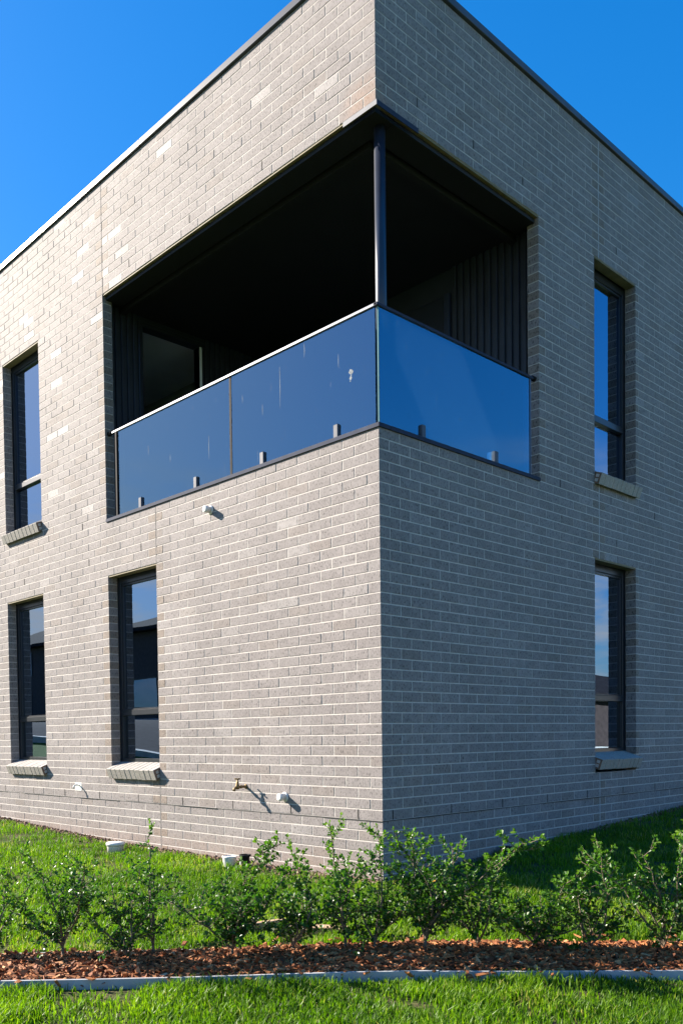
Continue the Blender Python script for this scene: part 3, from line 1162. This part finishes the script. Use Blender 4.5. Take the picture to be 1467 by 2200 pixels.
d1 = empty('drain_riser', on_ground(-3.05, -0.32))
tag(d1, 'closed white plastic drain riser with round lid standing on the lawn by the wall', 'drain riser')
MB().lathe([(0.078, -0.02), (0.082, 0.055), (0.084, 0.058)], (0, 0, 0), 32).build('collar', M['white'], d1)
MB().lathe([(0.090, 0.060), (0.091, 0.080), (0.085, 0.090), (0.03, 0.093)], (0, 0, 0), 32).build('lid', M['white'], d1)
d2 = empty('drain_grate', on_ground(-1.53, -0.17))
tag(d2, 'open white drain riser with a slotted grate behind the shrubs', 'drain')
MB().lathe([(0.050, -0.03), (0.060, 0.070), (0.063, 0.075), (0.063, 0.088), (0.056, 0.088), (0.054, 0.072)], (0, 0, 0), 32, cap=False).build('riser', M['white'], d2)
g = MB()
for i in range(-2, 3):
    hw = math.sqrt(0.053 ** 2 - (i * 0.020) ** 2)
    g.box(i * 0.020 - 0.005, i * 0.020 + 0.005, -hw, hw, 0.074, 0.081)
g.build('grate', M['white'], d2)
d3 = empty('black_pipe', on_ground(-1.33, -0.17))
tag(d3, 'short black flared pipe standing beside the white drain riser', 'pipe')
MB().lathe([(0.030, -0.03), (0.034, 0.05), (0.037, 0.095), (0.050, 0.105), (0.050, 0.118), (0.036, 0.118), (0.034, 0.06)], (0, 0, 0), 24, cap=False).build('riser', M['blackplastic'], d3)
MB().box(-0.05, -0.035, -0.018, 0.012, 0.02, 0.06, 0.002).build('sticker', M['white'], d3)
d4 = empty('black_pipe', on_ground(0.08, 1.48))
tag(d4, 'black pipe end with a small pale sticker in the shade of the wall', 'pipe')
MB().lathe([(0.030, -0.03), (0.034, 0.05), (0.05, 0.06), (0.05, 0.075), (0.036, 0.075), (0.034, 0.04)], (0, 0, 0), 24, cap=False).build('riser', M['blackplastic'], d4)
MB().box(0.02, 0.048, -0.044, -0.030, 0.01, 0.036, 0.002).build('sticker', M['white'], d4)

# ------------------------------------------------------------------ garden bed
FRONT = np.array([(-3.2, -6.32), (-1.3, -4.38), (0.16, -3.06), (0.74, -2.46), (1.30, -1.87), (1.86, -1.27), (2.39, -0.62), (3.9, 1.25), (5.3, 3.0)])
BACK = np.array([(-3.9, -6.05), (-1.9, -4.17), (-0.48, -2.75), (0.20, -2.06), (0.845, -1.37), (1.466, -0.655), (2.083, 0.083), (3.45, 1.75), (4.8, 3.5)])
BACK = BACK + np.array([0.075, -0.066])


def strip(P, name, hgt, th, label, lengths):
    t = empty(name, (P[0][0], P[0][1], 0))
    t.location = (0, 0, 0)
    tag(t, label, 'garden edging')
    seg = np.hypot(*np.diff(P, axis=0).T)
    cum = np.concatenate([[0], np.cumsum(seg)])
    def at(u):
        return np.array([np.interp(u, cum, P[:, 0]), np.interp(u, cum, P[:, 1])])
    u = 0.0
    k = 0
    while u < cum[-1] - 0.2:
        ln = lengths[k % len(lengths)]
        k += 1
        us = np.linspace(u, min(u + ln - 0.003, cum[-1]), 7)
        mb = MB()
        dzj = rng.normal(0, 0.003)
        for i, uu in enumerate(us):
            p = at(uu)
            d = at(min(uu + 0.05, cum[-1])) - at(max(uu - 0.05, 0))
            d /= np.linalg.norm(d)
            nn = np.array([d[1], -d[0]]) * th / 2
            z = float(gz(*p)) + dzj
            for q, zz in ((p + nn, z - 0.06), (p + nn, z + hgt), (p - nn, z + hgt), (p - nn, z - 0.06)):
                mb.v.append((q[0], q[1], zz))
        for i in range(len(us) - 1):
            for j in range(4):
                k2 = (j + 1) % 4
                mb.f.append([i * 4 + j, i * 4 + k2, (i + 1) * 4 + k2, (i + 1) * 4 + j])
                mb.smooth.append(False)
        mb.f += [[0, 1, 2, 3], [(len(us) - 1) * 4 + j for j in (3, 2, 1, 0)]]
        mb.smooth += [False, False]
        mb.build('edging_length', M['edging'], t)
        u += ln
    return t


strip(FRONT, 'garden_edging', 0.046, 0.016, 'pale grey edging strip along the lawn side of the mulch bed', (2.4, 2.0, 2.4))
strip(BACK, 'garden_edging', 0.030, 0.016, 'thin edging strip behind the mulch bed on the house side', (1.2, 0.9, 1.4, 1.1))


def in_bed(x, y):
    """True inside the bed; signed distances from both edging lines"""
    # parametrise along direction of bed
    u = (x * 0.66 + y * 0.75)
    f = np.interp(u, FRONT[:, 0] * 0.66 + FRONT[:, 1] * 0.75, FRONT[:, 0] * 0.75 - FRONT[:, 1] * 0.66)
    bk = np.interp(u, BACK[:, 0] * 0.66 + BACK[:, 1] * 0.75, BACK[:, 0] * 0.75 - BACK[:, 1] * 0.66)
    v = x * 0.75 - y * 0.66
    return v, f, bk


# soil mound of the bed
us = np.linspace(-6.5, 5.2, 90)
bv = []
for u in us:
    f = np.interp(u, FRONT[:, 0] * 0.66 + FRONT[:, 1] * 0.75, FRONT[:, 0] * 0.75 - FRONT[:, 1] * 0.66)
    bk = np.interp(u, BACK[:, 0] * 0.66 + BACK[:, 1] * 0.75, BACK[:, 0] * 0.75 - BACK[:, 1] * 0.66)
    for w in np.linspace(0.015, 0.985, 8):
        v = bk + (f - bk) * w
        dn = 0.66 ** 2 + 0.75 ** 2
        x, y = (u * 0.66 + v * 0.75) / dn, (u * 0.75 - v * 0.66) / dn
        bv.append((x, y, float(gz(x, y)) + 0.012 + 0.03 * math.sin(math.pi * w)))
i = np.arange(90 * 8).reshape(90, 8)
bf = np.stack([i[:-1, :-1], i[1:, :-1], i[1:, 1:], i[:-1, 1:]], -1).reshape(-1, 4)
tag(link('mulch_bed', np_mesh('mulch_bed', bv, [bf], smooth=True), None, mat('bed soil', (0.075, 0.035, 0.02), 0.95, var=0.4, vscale=30, bump=0.6, bscale=60)), kind='structure')


def rot_matrices(rx, ry, rz):
    cx, sx, cy, sy, cz, sz = np.cos(rx), np.sin(rx), np.cos(ry), np.sin(ry), np.cos(rz), np.sin(rz)
    m = np.zeros((len(rx), 3, 3))
    m[:, 0, 0] = cz * cy; m[:, 0, 1] = cz * sy * sx - sz * cx; m[:, 0, 2] = cz * sy * cx + sz * sx
    m[:, 1, 0] = sz * cy; m[:, 1, 1] = sz * sy * sx + cz * cx; m[:, 1, 2] = sz * sy * cx - cz * sx
    m[:, 2, 0] = -sy; m[:, 2, 1] = cy * sx; m[:, 2, 2] = cy * cx
    return m


CUBE = np.array([(-1, -1, -1), (1, -1, -1), (1, 1, -1), (-1, 1, -1), (-1, -1, 1), (1, -1, 1), (1, 1, 1), (-1, 1, 1)], float)
CUBEF = np.array([(0, 3, 2, 1), (4, 5, 6, 7), (0, 1, 5, 4), (1, 2, 6, 5), (2, 3, 7, 6), (3, 0, 4, 7)])


def pieces(name, pos, size, rot, tone, material, taper=0.25):
    n = len(pos)
    V = CUBE[None] * size[:, None, :] / 2
    V = V * (1 + rng.uniform(-taper, taper, (n, 8, 1)))
    V = np.einsum('nij,nkj->nki', rot, V) + pos[:, None, :]
    F = (CUBEF[None] + 8 * np.arange(n)[:, None, None]).reshape(-1, 4)
    return link(name, np_mesh(name, V.reshape(-1, 3), [F], {'tone': np.repeat(tone, 8)}), None, material)


n = 15000
u = rng.uniform(-3.6, 2.6, n)
f = np.interp(u, FRONT[:, 0] * 0.66 + FRONT[:, 1] * 0.75, FRONT[:, 0] * 0.75 - FRONT[:, 1] * 0.66)
bk = np.interp(u, BACK[:, 0] * 0.66 + BACK[:, 1] * 0.75, BACK[:, 0] * 0.75 - BACK[:, 1] * 0.66)
w = rng.uniform(0.03, 0.97, n)
w[:260] = rng.uniform(-0.12, 1.14, 260)
v = bk + (f - bk) * w
dn = 0.66 ** 2 + 0.75 ** 2
x, y = (u * 0.66 + v * 0.75) / dn, (u * 0.75 - v * 0.66) / dn
pos = np.stack([x, y, gz(x, y) + 0.014 + 0.03 * np.sin(np.pi * np.clip(w, 0, 1)) + rng.uniform(0, 0.018, n) + 0.03 * ((w < 0) | (w > 1))], 1)
size = np.stack([rng.uniform(0.018, 0.072, n), rng.uniform(0.008, 0.026, n), rng.uniform(0.003, 0.009, n)], 1)
chips = pieces('wood_chips', pos, size, rot_matrices(rng.normal(0, 0.35, n), rng.normal(0, 0.35, n), rng.uniform(0, 6.28, n)), rng.beta(1.6, 1.7, n), M['chip'])
tag(chips, 'red brown bark chips covering the garden bed', 'mulch', kind='stuff')

# loose soil along the foot of the walls
n = 5200
side = rng.random(n) < 0.72
s = np.where(side, rng.uniform(0, 6.8, n), rng.uniform(0, 6, n))
dep = np.abs(rng.normal(0, 0.055, n)) * np.where(side, 1 + 0.8 * (np.sin(s * 2.3) > 0.3), 0.6)
x = np.where(side, -s, dep + 0.004)
y = np.where(side, -dep - 0.004, s)
pz = gz(x, y) + rng.uniform(-0.004, 0.02, n) * np.exp(-dep / 0.08)
sz = rng.uniform(0.006, 0.024, (n, 1)) * rng.uniform(0.6, 1.2, (n, 3))
clod = pieces('loose_soil', np.stack([x, y, pz], 1), sz, rot_matrices(*rng.uniform(0, 6.28, (3, n))), rng.random(n), M['soilclod'], 0.35)
tag(clod, 'strip of crumbled brown soil along the foot of the walls', 'soil', kind='stuff')

# ------------------------------------------------------------------ lawn blades
def value_noise(x, y, sc, seed):
    r = np.random.default_rng(seed)
    g = r.random((64, 64))
    X, Y = x / sc, y / sc
    xi, yi = np.floor(X).astype(int), np.floor(Y).astype(int)
    fx, fy = X - xi, Y - yi
    fx, fy = fx * fx * (3 - 2 * fx), fy * fy * (3 - 2 * fy)
    a, b = g[xi % 64, yi % 64], g[(xi + 1) % 64, yi % 64]
    c, d = g[xi % 64, (yi + 1) % 64], g[(xi + 1) % 64, (yi + 1) % 64]
    return (a * (1 - fx) + b * fx) * (1 - fy) + (c * (1 - fx) + d * fx) * fy


def grass_points():
    P = []
    for d0, d1, dens in ((2.4, 4.6, 13500), (4.6, 6.5, 8500), (6.5, 9.0, 5500), (9.0, 13.0, 2600)):
        half = R(36)
        area = half * (d1 ** 2 - d0 ** 2)
        n = int(area * dens)
        rr = np.sqrt(rng.uniform(d0 ** 2, d1 ** 2, n))
        an = YAW - 0.10 + rng.uniform(-half, half, n)
        x = CAM.x - np.sin(an) * rr
        y = CAM.y + np.cos(an) * rr
        P.append(np.stack([x, y], 1))
    P = np.concatenate(P)
    x, y = P[:, 0], P[:, 1]
    wall_gap = np.where(x < 0, -y, np.where(y > 0, x, np.hypot(x, y)))
    need = np.where(x < -0.02, 0.07 + 0.12 * (value_noise(x, y * 0 + 3, 0.35, 3) - 0.2), 0.02)
    keep = wall_gap > need
    v, f, bk = in_bed(x, y)
    keep &= (v > f + 0.03) | (v < bk - 0.012)
    # thin bare patches
    keep &= (value_noise(x, y, 0.16, 5) + rng.normal(0, 0.16, len(x))) > 0.30
    for cx_, cy_, r_ in ((-3.0, -0.38, 0.16), (-1.53, -0.17, 0.08), (-1.33, -0.17, 0.05)):
        keep &= np.hypot(x - cx_, y - cy_) > r_ * (0.8 + 0.4 * rng.random(len(x)))
    return P[keep]


def blades(P, hmin, hmax, wmin, wmax):
    n = len(P)
    x, y = P[:, 0], P[:, 1]
    z = gz(x, y) - 0.004
    patch = value_noise(x, y, 0.30, 11)
    h = rng.uniform(hmin, hmax, n) * (0.6 + 0.8 * patch)
    wd = rng.uniform(wmin, wmax, n)
    az = rng.uniform(0, 6.28, n)
    lean = np.abs(rng.normal(0.35, 0.3, n)) * h
    ca, sa = np.cos(az), np.sin(az)
    px, py = -sa, ca
    tw = rng.normal(0, 0.5, n)
    px2, py2 = np.cos(az + 1.57 + tw), np.sin(az + 1.57 + tw)
    base = np.stack([x, y, z], 1)
    V = np.zeros((n, 5, 3))
    side = np.stack([px, py, np.zeros(n)], 1) * wd[:, None] / 2
    side2 = np.stack([px2, py2, np.zeros(n)], 1) * wd[:, None] * 0.42
    mid = base + np.stack([ca * lean * 0.3, sa * lean * 0.3, h * 0.58], 1)
    tip = base + np.stack([ca * lean, sa * lean, h * rng.uniform(0.75, 1.0, n)], 1)
    V[:, 0], V[:, 1], V[:, 2], V[:, 3], V[:, 4] = base - side, base + side, mid + side2, mid - side2, tip
    i = 5 * np.arange(n)[:, None]
    q = i + np.array([[0, 1, 2, 3]])
    t = i + np.array([[3, 2, 4]])
    tone = np.clip(rng.normal(0.36, 0.20, n) + 0.55 * (value_noise(x, y, 0.45, 21) - 0.5), 0, 0.9)
    dry = rng.random(n) < (0.035 + 0.22 * (value_noise(x, y, 0.5, 31) > 0.72))
    tone = np.where(dry, rng.uniform(0.93, 1.0, n), tone)
    return V.reshape(-1, 3), q, t, np.repeat(tone, 5)


GP = grass_points()
V, q, t, tone = blades(GP, 0.026, 0.072, 0.0038, 0.0080)
lawn = link('lawn_grass', np_mesh('lawn_grass', V, [q, t], {'tone': tone}), None, M['grass'])
tag(lawn, 'bright green lawn in front of the house and before the bed', 'grass', kind='stuff')

# ------------------------------------------------------------------ hedge shrubs
LEAFP = np.array([(0, 0, 0), (0.30, 0.35, 0.06), (0.36, 0.70, 0.03), (0, 1.0, -0.05), (-0.36, 0.70, 0.03), (-0.30, 0.35, 0.06)])
LEAFF = np.array([(0, 1, 2, 3), (0, 3, 4, 5)])


def shrub(base, hgt, spread, nst, seed, label, dens=1.0, lean=(0, 0), low=0.03, dry=0.0006):
    r = np.random.default_rng(seed)
    bx, by = base
    bz = float(gz(bx, by)) + 0.02
    root = empty('hedge_shrub', (bx, by, bz))
    tag(root, label, 'shrub', 'young hedge shrubs planted in the mulch bed')
    stem = MB()
    leaves_p, leaves_d, leaves_s, leaves_t = [], [], [], []

    def polyline(p, d, ln, seg, wig, upb):
        pts = [p.copy()]
        for _ in range(seg):
            d = d + r.normal(0, wig, 3) + np.array([0, 0, upb])
            d /= np.linalg.norm(d)
            p = p + d * ln / seg
            pts.append(p.copy())
        return pts, d

    def leafy(pts, step, size, bare=0.0):
        seglen = [np.linalg.norm(b - a) for a, b in zip(pts[:-1], pts[1:])]
        total = sum(seglen)
        u = bare * total + r.uniform(0, step)
        sgn = 1
        while u <= total:
            acc = 0
            for i, sl in enumerate(seglen):
                if u <= acc + sl or i == len(seglen) - 1:
                    p = pts[i] + (pts[i + 1] - pts[i]) * ((u - acc) / sl)
                    t = (pts[i + 1] - pts[i]) / sl
                    break
                acc += sl
            for _ in range(2 if r.random() < 0.55 else 1):
                a = r.normal(0, 1, 3)
                a -= t * a.dot(t)
                a /= np.linalg.norm(a) + 1e-6
                d = a * 0.8 + t * r.uniform(0.2, 0.9) + np.array([0, 0, r.uniform(-0.25, 0.35)])
                d /= np.linalg.norm(d)
                leaves_p.append(p)
                leaves_d.append(d)
                leaves_s.append(size * r.uniform(0.65, 1.25))
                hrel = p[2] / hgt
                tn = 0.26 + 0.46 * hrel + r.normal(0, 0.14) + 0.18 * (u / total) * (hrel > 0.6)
                brown = r.random() < dry
                leaves_t.append(1.0 if brown else min(max(tn, 0.0), 0.95))
            u += step * r.uniform(0.6, 1.4)
        # a tuft at the tip
        for _ in range(3):
            d = (pts[-1] - pts[-2])
            d = d / np.linalg.norm(d) + r.normal(0, 0.5, 3)
            d /= np.linalg.norm(d)
            leaves_p.append(pts[-1])
            leaves_d.append(d)
            leaves_s.append(size * r.uniform(0.6, 1.0))
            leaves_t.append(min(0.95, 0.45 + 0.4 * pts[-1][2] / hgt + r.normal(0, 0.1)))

    trunk_h = hgt * r.uniform(0.05, 0.12)
    tp = [np.zeros(3), np.array([r.normal(0, 0.004), r.normal(0, 0.004), trunk_h])]
    stem.tube([tuple(p) for p in ([np.array([0, 0, -0.05])] + tp)], [0.010, 0.009, 0.008], 7)
    for k in range(nst):
        az = 2 * math.pi * (k + r.uniform(-0.3, 0.3)) / nst
        out = 1.6 * spread / hgt * r.uniform(0.35, 1.15)
        d = np.array([math.cos(az) * out + lean[0], math.sin(az) * out + lean[1], 1.0])
        d /= np.linalg.norm(d)
        ln = hgt * (1.06 if k == 0 else r.uniform(0.5, 1.0))
        pts, _ = polyline(tp[1].copy(), d, ln, 9, 0.20, 0.07)
        rad = [0.0050 * (1 - 0.8 * i / 9) + 0.001 for i in range(10)]
        stem.tube([tuple(p) for p in pts], rad, 6)
        leafy(pts[4:], 0.016, 0.022)
        nt = int(19 * dens * ln / 0.6)
        for j in range(nt):
            fr = low + (0.97 - low) * (j + r.random()) / nt
            i = min(int(fr * 9), 8)
            p = pts[i] + (pts[i + 1] - pts[i]) * (fr * 9 - i)
            a = r.uniform(0, 6.28)
            td = np.array([math.cos(a), math.sin(a), r.uniform(0.0, 0.95)])
            td /= np.linalg.norm(td)
            tl = r.uniform(0.05, 0.24) * (1.2 - 0.72 * fr) * (hgt / 0.6) ** 0.5
            tps, _ = polyline(p, td, tl, 4, 0.16, 0.10)
            stem.tube([tuple(q_) for q_ in tps], [0.0024, 0.002, 0.0017, 0.0013, 0.0008], 4, cap=False)
            leafy(tps, 0.0130, 0.0245, 0.10)
            if tl > 0.08 and r.random() < 0.8:
                td2 = td + r.normal(0, 0.6, 3)
                td2 /= np.linalg.norm(td2)
                t2, _ = polyline(tps[2], td2, tl * 0.6, 3, 0.15, 0.1)
                stem.tube([tuple(q_) for q_ in t2], [0.0016, 0.0013, 0.001, 0.0007], 4, cap=False)
                leafy(t2, 0.0130, 0.023, 0.08)
    stem.build('stems', M['bark'], root)
    P = np.array(leaves_p)
    D = np.array(leaves_d)
    S = np.array(leaves_s)
    T = np.array(leaves_t)
    n = len(P)
    upv = np.tile(np.array([0, 0, 1.0]), (n, 1)) + r.normal(0, 0.55, (n, 3))
    X = np.cross(D, upv)
    X /= np.linalg.norm(X, axis=1)[:, None] + 1e-9
    Z = np.cross(X, D)
    V = P[:, None, :] + S[:, None, None] * (LEAFP[None, :, 0, None] * X[:, None, :] * 0.95 + LEAFP[None, :, 1, None] * D[:, None, :] + LEAFP[None, :, 2, None] * Z[:, None, :] * 1.6)
    F = (LEAFF[None] + 6 * np.arange(n)[:, None, None]).reshape(-1, 4)
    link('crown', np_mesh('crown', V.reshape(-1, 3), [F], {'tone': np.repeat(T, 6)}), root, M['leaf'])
    return n


SHRUBS = [  # base, height, spread, stems, density, lean, label
    ((-0.35, -2.86), 0.40, 0.17, 4, 1.0, (0.05, 0.05), 'low shrub cut by the left edge of the picture'),
    ((-0.02, -2.61), 0.55, 0.27, 5, 0.85, (-0.10, -0.10), 'wide bushy shrub second from the left end of the hedge'),
    ((0.31, -2.42), 0.49, 0.17, 4, 0.75, (-0.12, -0.12), 'thin open shrub with a crooked stem left of the tall twig'),
    ((0.30, -2.25), 0.64, 0.14, 3, 0.50, (0.05, 0.07), 'sparse shrub with one tall thin twig below the nearest ground floor window'),
    ((0.68, -2.02), 0.55, 0.17, 6, 1.30, (-0.06, -0.08), 'dense dark shrub in front of the white drain riser'),
    ((0.84, -1.75), 0.47, 0.20, 5, 1.05, (0.10, 0.14), 'rounded shrub over the timber offcuts'),
    ((1.02, -1.53), 0.52, 0.15, 4, 0.95, (-0.03, -0.03), 'upright shrub just left of the house corner'),
    ((1.17, -1.46), 0.55, 0.17, 4, 0.80, (-0.03, -0.04), 'looser shrub right in front of the house corner'),
    ((1.36, -1.30), 0.68, 0.20, 6, 1.05, (0.05, 0.06), 'tallest leafy shrub just right of the house corner'),
    ((1.50, -1.04), 0.45, 0.19, 4, 0.75, (0.02, 0.0), 'small dark shrub before the shaded lawn'),
    ((1.70, -0.83), 0.37, 0.24, 6, 1.25, (0, 0), 'low spreading shrub between two taller ones on the right'),
    ((1.90, -0.62), 0.56, 0.22, 5, 0.80, (-0.04, -0.05), 'open shrub with several bare stems third from the right'),
    ((2.15, -0.33), 0.61, 0.20, 5, 0.85, (-0.10, -0.12), 'tall spiky shrub near the right edge of the picture'),
    ((2.28, -0.16), 0.52, 0.20, 4, 0.90, (-0.02, -0.02), 'shrub with orange leaves cut by the right edge'),
]
total_leaves = 0
for i, (bs, hg, sp, ns, dn_, ln_, lab) in enumerate(SHRUBS):
    total_leaves += shrub(bs, hg * 1.13, sp * 1.15, ns, 100 + i, lab, dn_, ln_, dry=0.02 if 'orange' in lab else 0.0006)
print('leaves', total_leaves, 'blades', len(GP), 'bricks', len(records))

# ------------------------------------------------------------------ timber offcuts on the lawn
def plank(a, b, w, h_, label):
    a = Vector(on_ground(*a)); b = Vector(on_ground(*b))
    d = b - a
    e_ = MB().box(0, d.length, -w / 2, w / 2, 0.0, h_, 0.004)
    o = e_.build('timber_offcut', M['timber'])
    o.location = a
    o.rotation_euler = (0, -math.asin(d.z / d.length), math.atan2(d.y, d.x))
    tag(o, label, 'timber', 'timber offcuts lying behind the hedge')


plank((0.26, -1.70), (0.40, -1.36), 0.045, 0.075, 'brown timber offcut on the lawn, the left one behind the shrubs')
plank((0.44, -1.36), (0.74, -1.20), 0.09, 0.045, 'pale timber offcut on the lawn, the right one behind the shrubs')


# ------------------------------------------------------------------ houses across the street (seen in the window glass)
def far_house(name, label, loc, rz, w, d, eave, ridge, wallm, roofm, wins, band=None):
    e = empty(name, loc, rz)
    tag(e, label, 'house')
    MB().box(-w / 2, w / 2, -d / 2, d / 2, -4, eave).build('wall', wallm, e)
    if band:
        MB().box(-w / 2 - 0.02, w / 2 + 0.02, -d / 2 - 0.02, d / 2 + 0.02, band, eave - 0.01).build('brick_storey', brk, e)
    o = 0.5
    W, D = w / 2 + o, d / 2 + o
    rg = max(W - D, 0.4)
    m = MB()
    A = [(-W, -D, eave), (W, -D, eave), (W, D, eave), (-W, D, eave)]
    P, Q = (-rg, 0, ridge), (rg, 0, ridge)
    m.poly([A[0], A[1], Q, P]); m.poly([A[1], A[2], Q]); m.poly([A[2], A[3], P, Q]); m.poly([A[3], A[0], P])
    m.poly([(x, y, eave - 0.18) for x, y, _ in A])
    for i in range(4):
        p, q_ = A[i], A[(i + 1) % 4]
        m.poly([p, q_, (q_[0], q_[1], eave - 0.18), (p[0], p[1], eave - 0.18)])
    m.build('roof', roofm, e)
    for x0, x1, z0, z1 in wins:
        f = MB().box(x0 - 0.06, x1 + 0.06, -d / 2 - 0.04, -d / 2 + 0.02, z0 - 0.06, z1 + 0.06).build('window', M['frame'], e)
        MB().box(x0, x1, -d / 2 - 0.06, -d / 2 - 0.045, z0, z1).build('pane', M['winglass'], f)
    return e


brk = mat('dark face brick', (0.065, 0.048, 0.045), 0.85, var=0.3, vscale=6)
ren = mat('white render', (0.62, 0.62, 0.60), 0.85, var=0.05, vscale=2)
tile = mat('dark roof tile', (0.028, 0.028, 0.032), 0.95, spec=0.03, var=0.3, vscale=5)


def zz(x, y, dz=0):
    return (x, y, float(gz(x, y)) + dz)


A_ = far_house('neighbour_house', 'dark brick house with hipped tile roof mirrored in the window nearest the corner', zz(-31, -26), math.pi, 13, 10, 4.9, 6.9, brk, tile, [(-4.5, -2.5, 0.9, 2.3), (1.5, 4.2, 0.9, 2.3)])
ant = MB().tube([(1.5, 0, 6.5), (1.5, 0, 8.6)], 0.03, 6)
for i in range(5):
    ant.tube([(1.0 + i * 0.25, -0.5 + 0.05 * i, 8.5), (1.0 + i * 0.25, 0.5 - 0.05 * i, 8.5)], 0.015, 5)
ant.tube([(0.9, 0, 8.5), (2.1, 0, 8.5)], 0.02, 5)
ant.build('antenna', M['rail'], A_)
far_house('neighbour_house', 'two storey dark house mirrored in the leftmost ground floor window', zz(-52, -27), math.pi, 13, 10, 5.2, 7.4, brk, tile, [(-4.5, -2.5, 0.9, 2.3), (-4.5, -2.5, 3.4, 4.7), (1.5, 4.2, 0.9, 2.3)])
far_house('neighbour_house', 'white rendered house with dark roof mirrored in the shaded wall window', zz(17, 27.5), math.pi * 1.5 + 0.25, 14, 10, 5.0, 6.6, ren, tile, [(-5.2, -2.9, 0.7, 2.2), (-1.0, 1.5, 0.7, 2.2), (3.5, 5.2, 0.7, 2.2), (-5.2, -3.2, 3.6, 4.6), (-0.6, 1.2, 3.6, 4.6), (3.5, 5.2, 3.6, 4.6)], band=3.0)
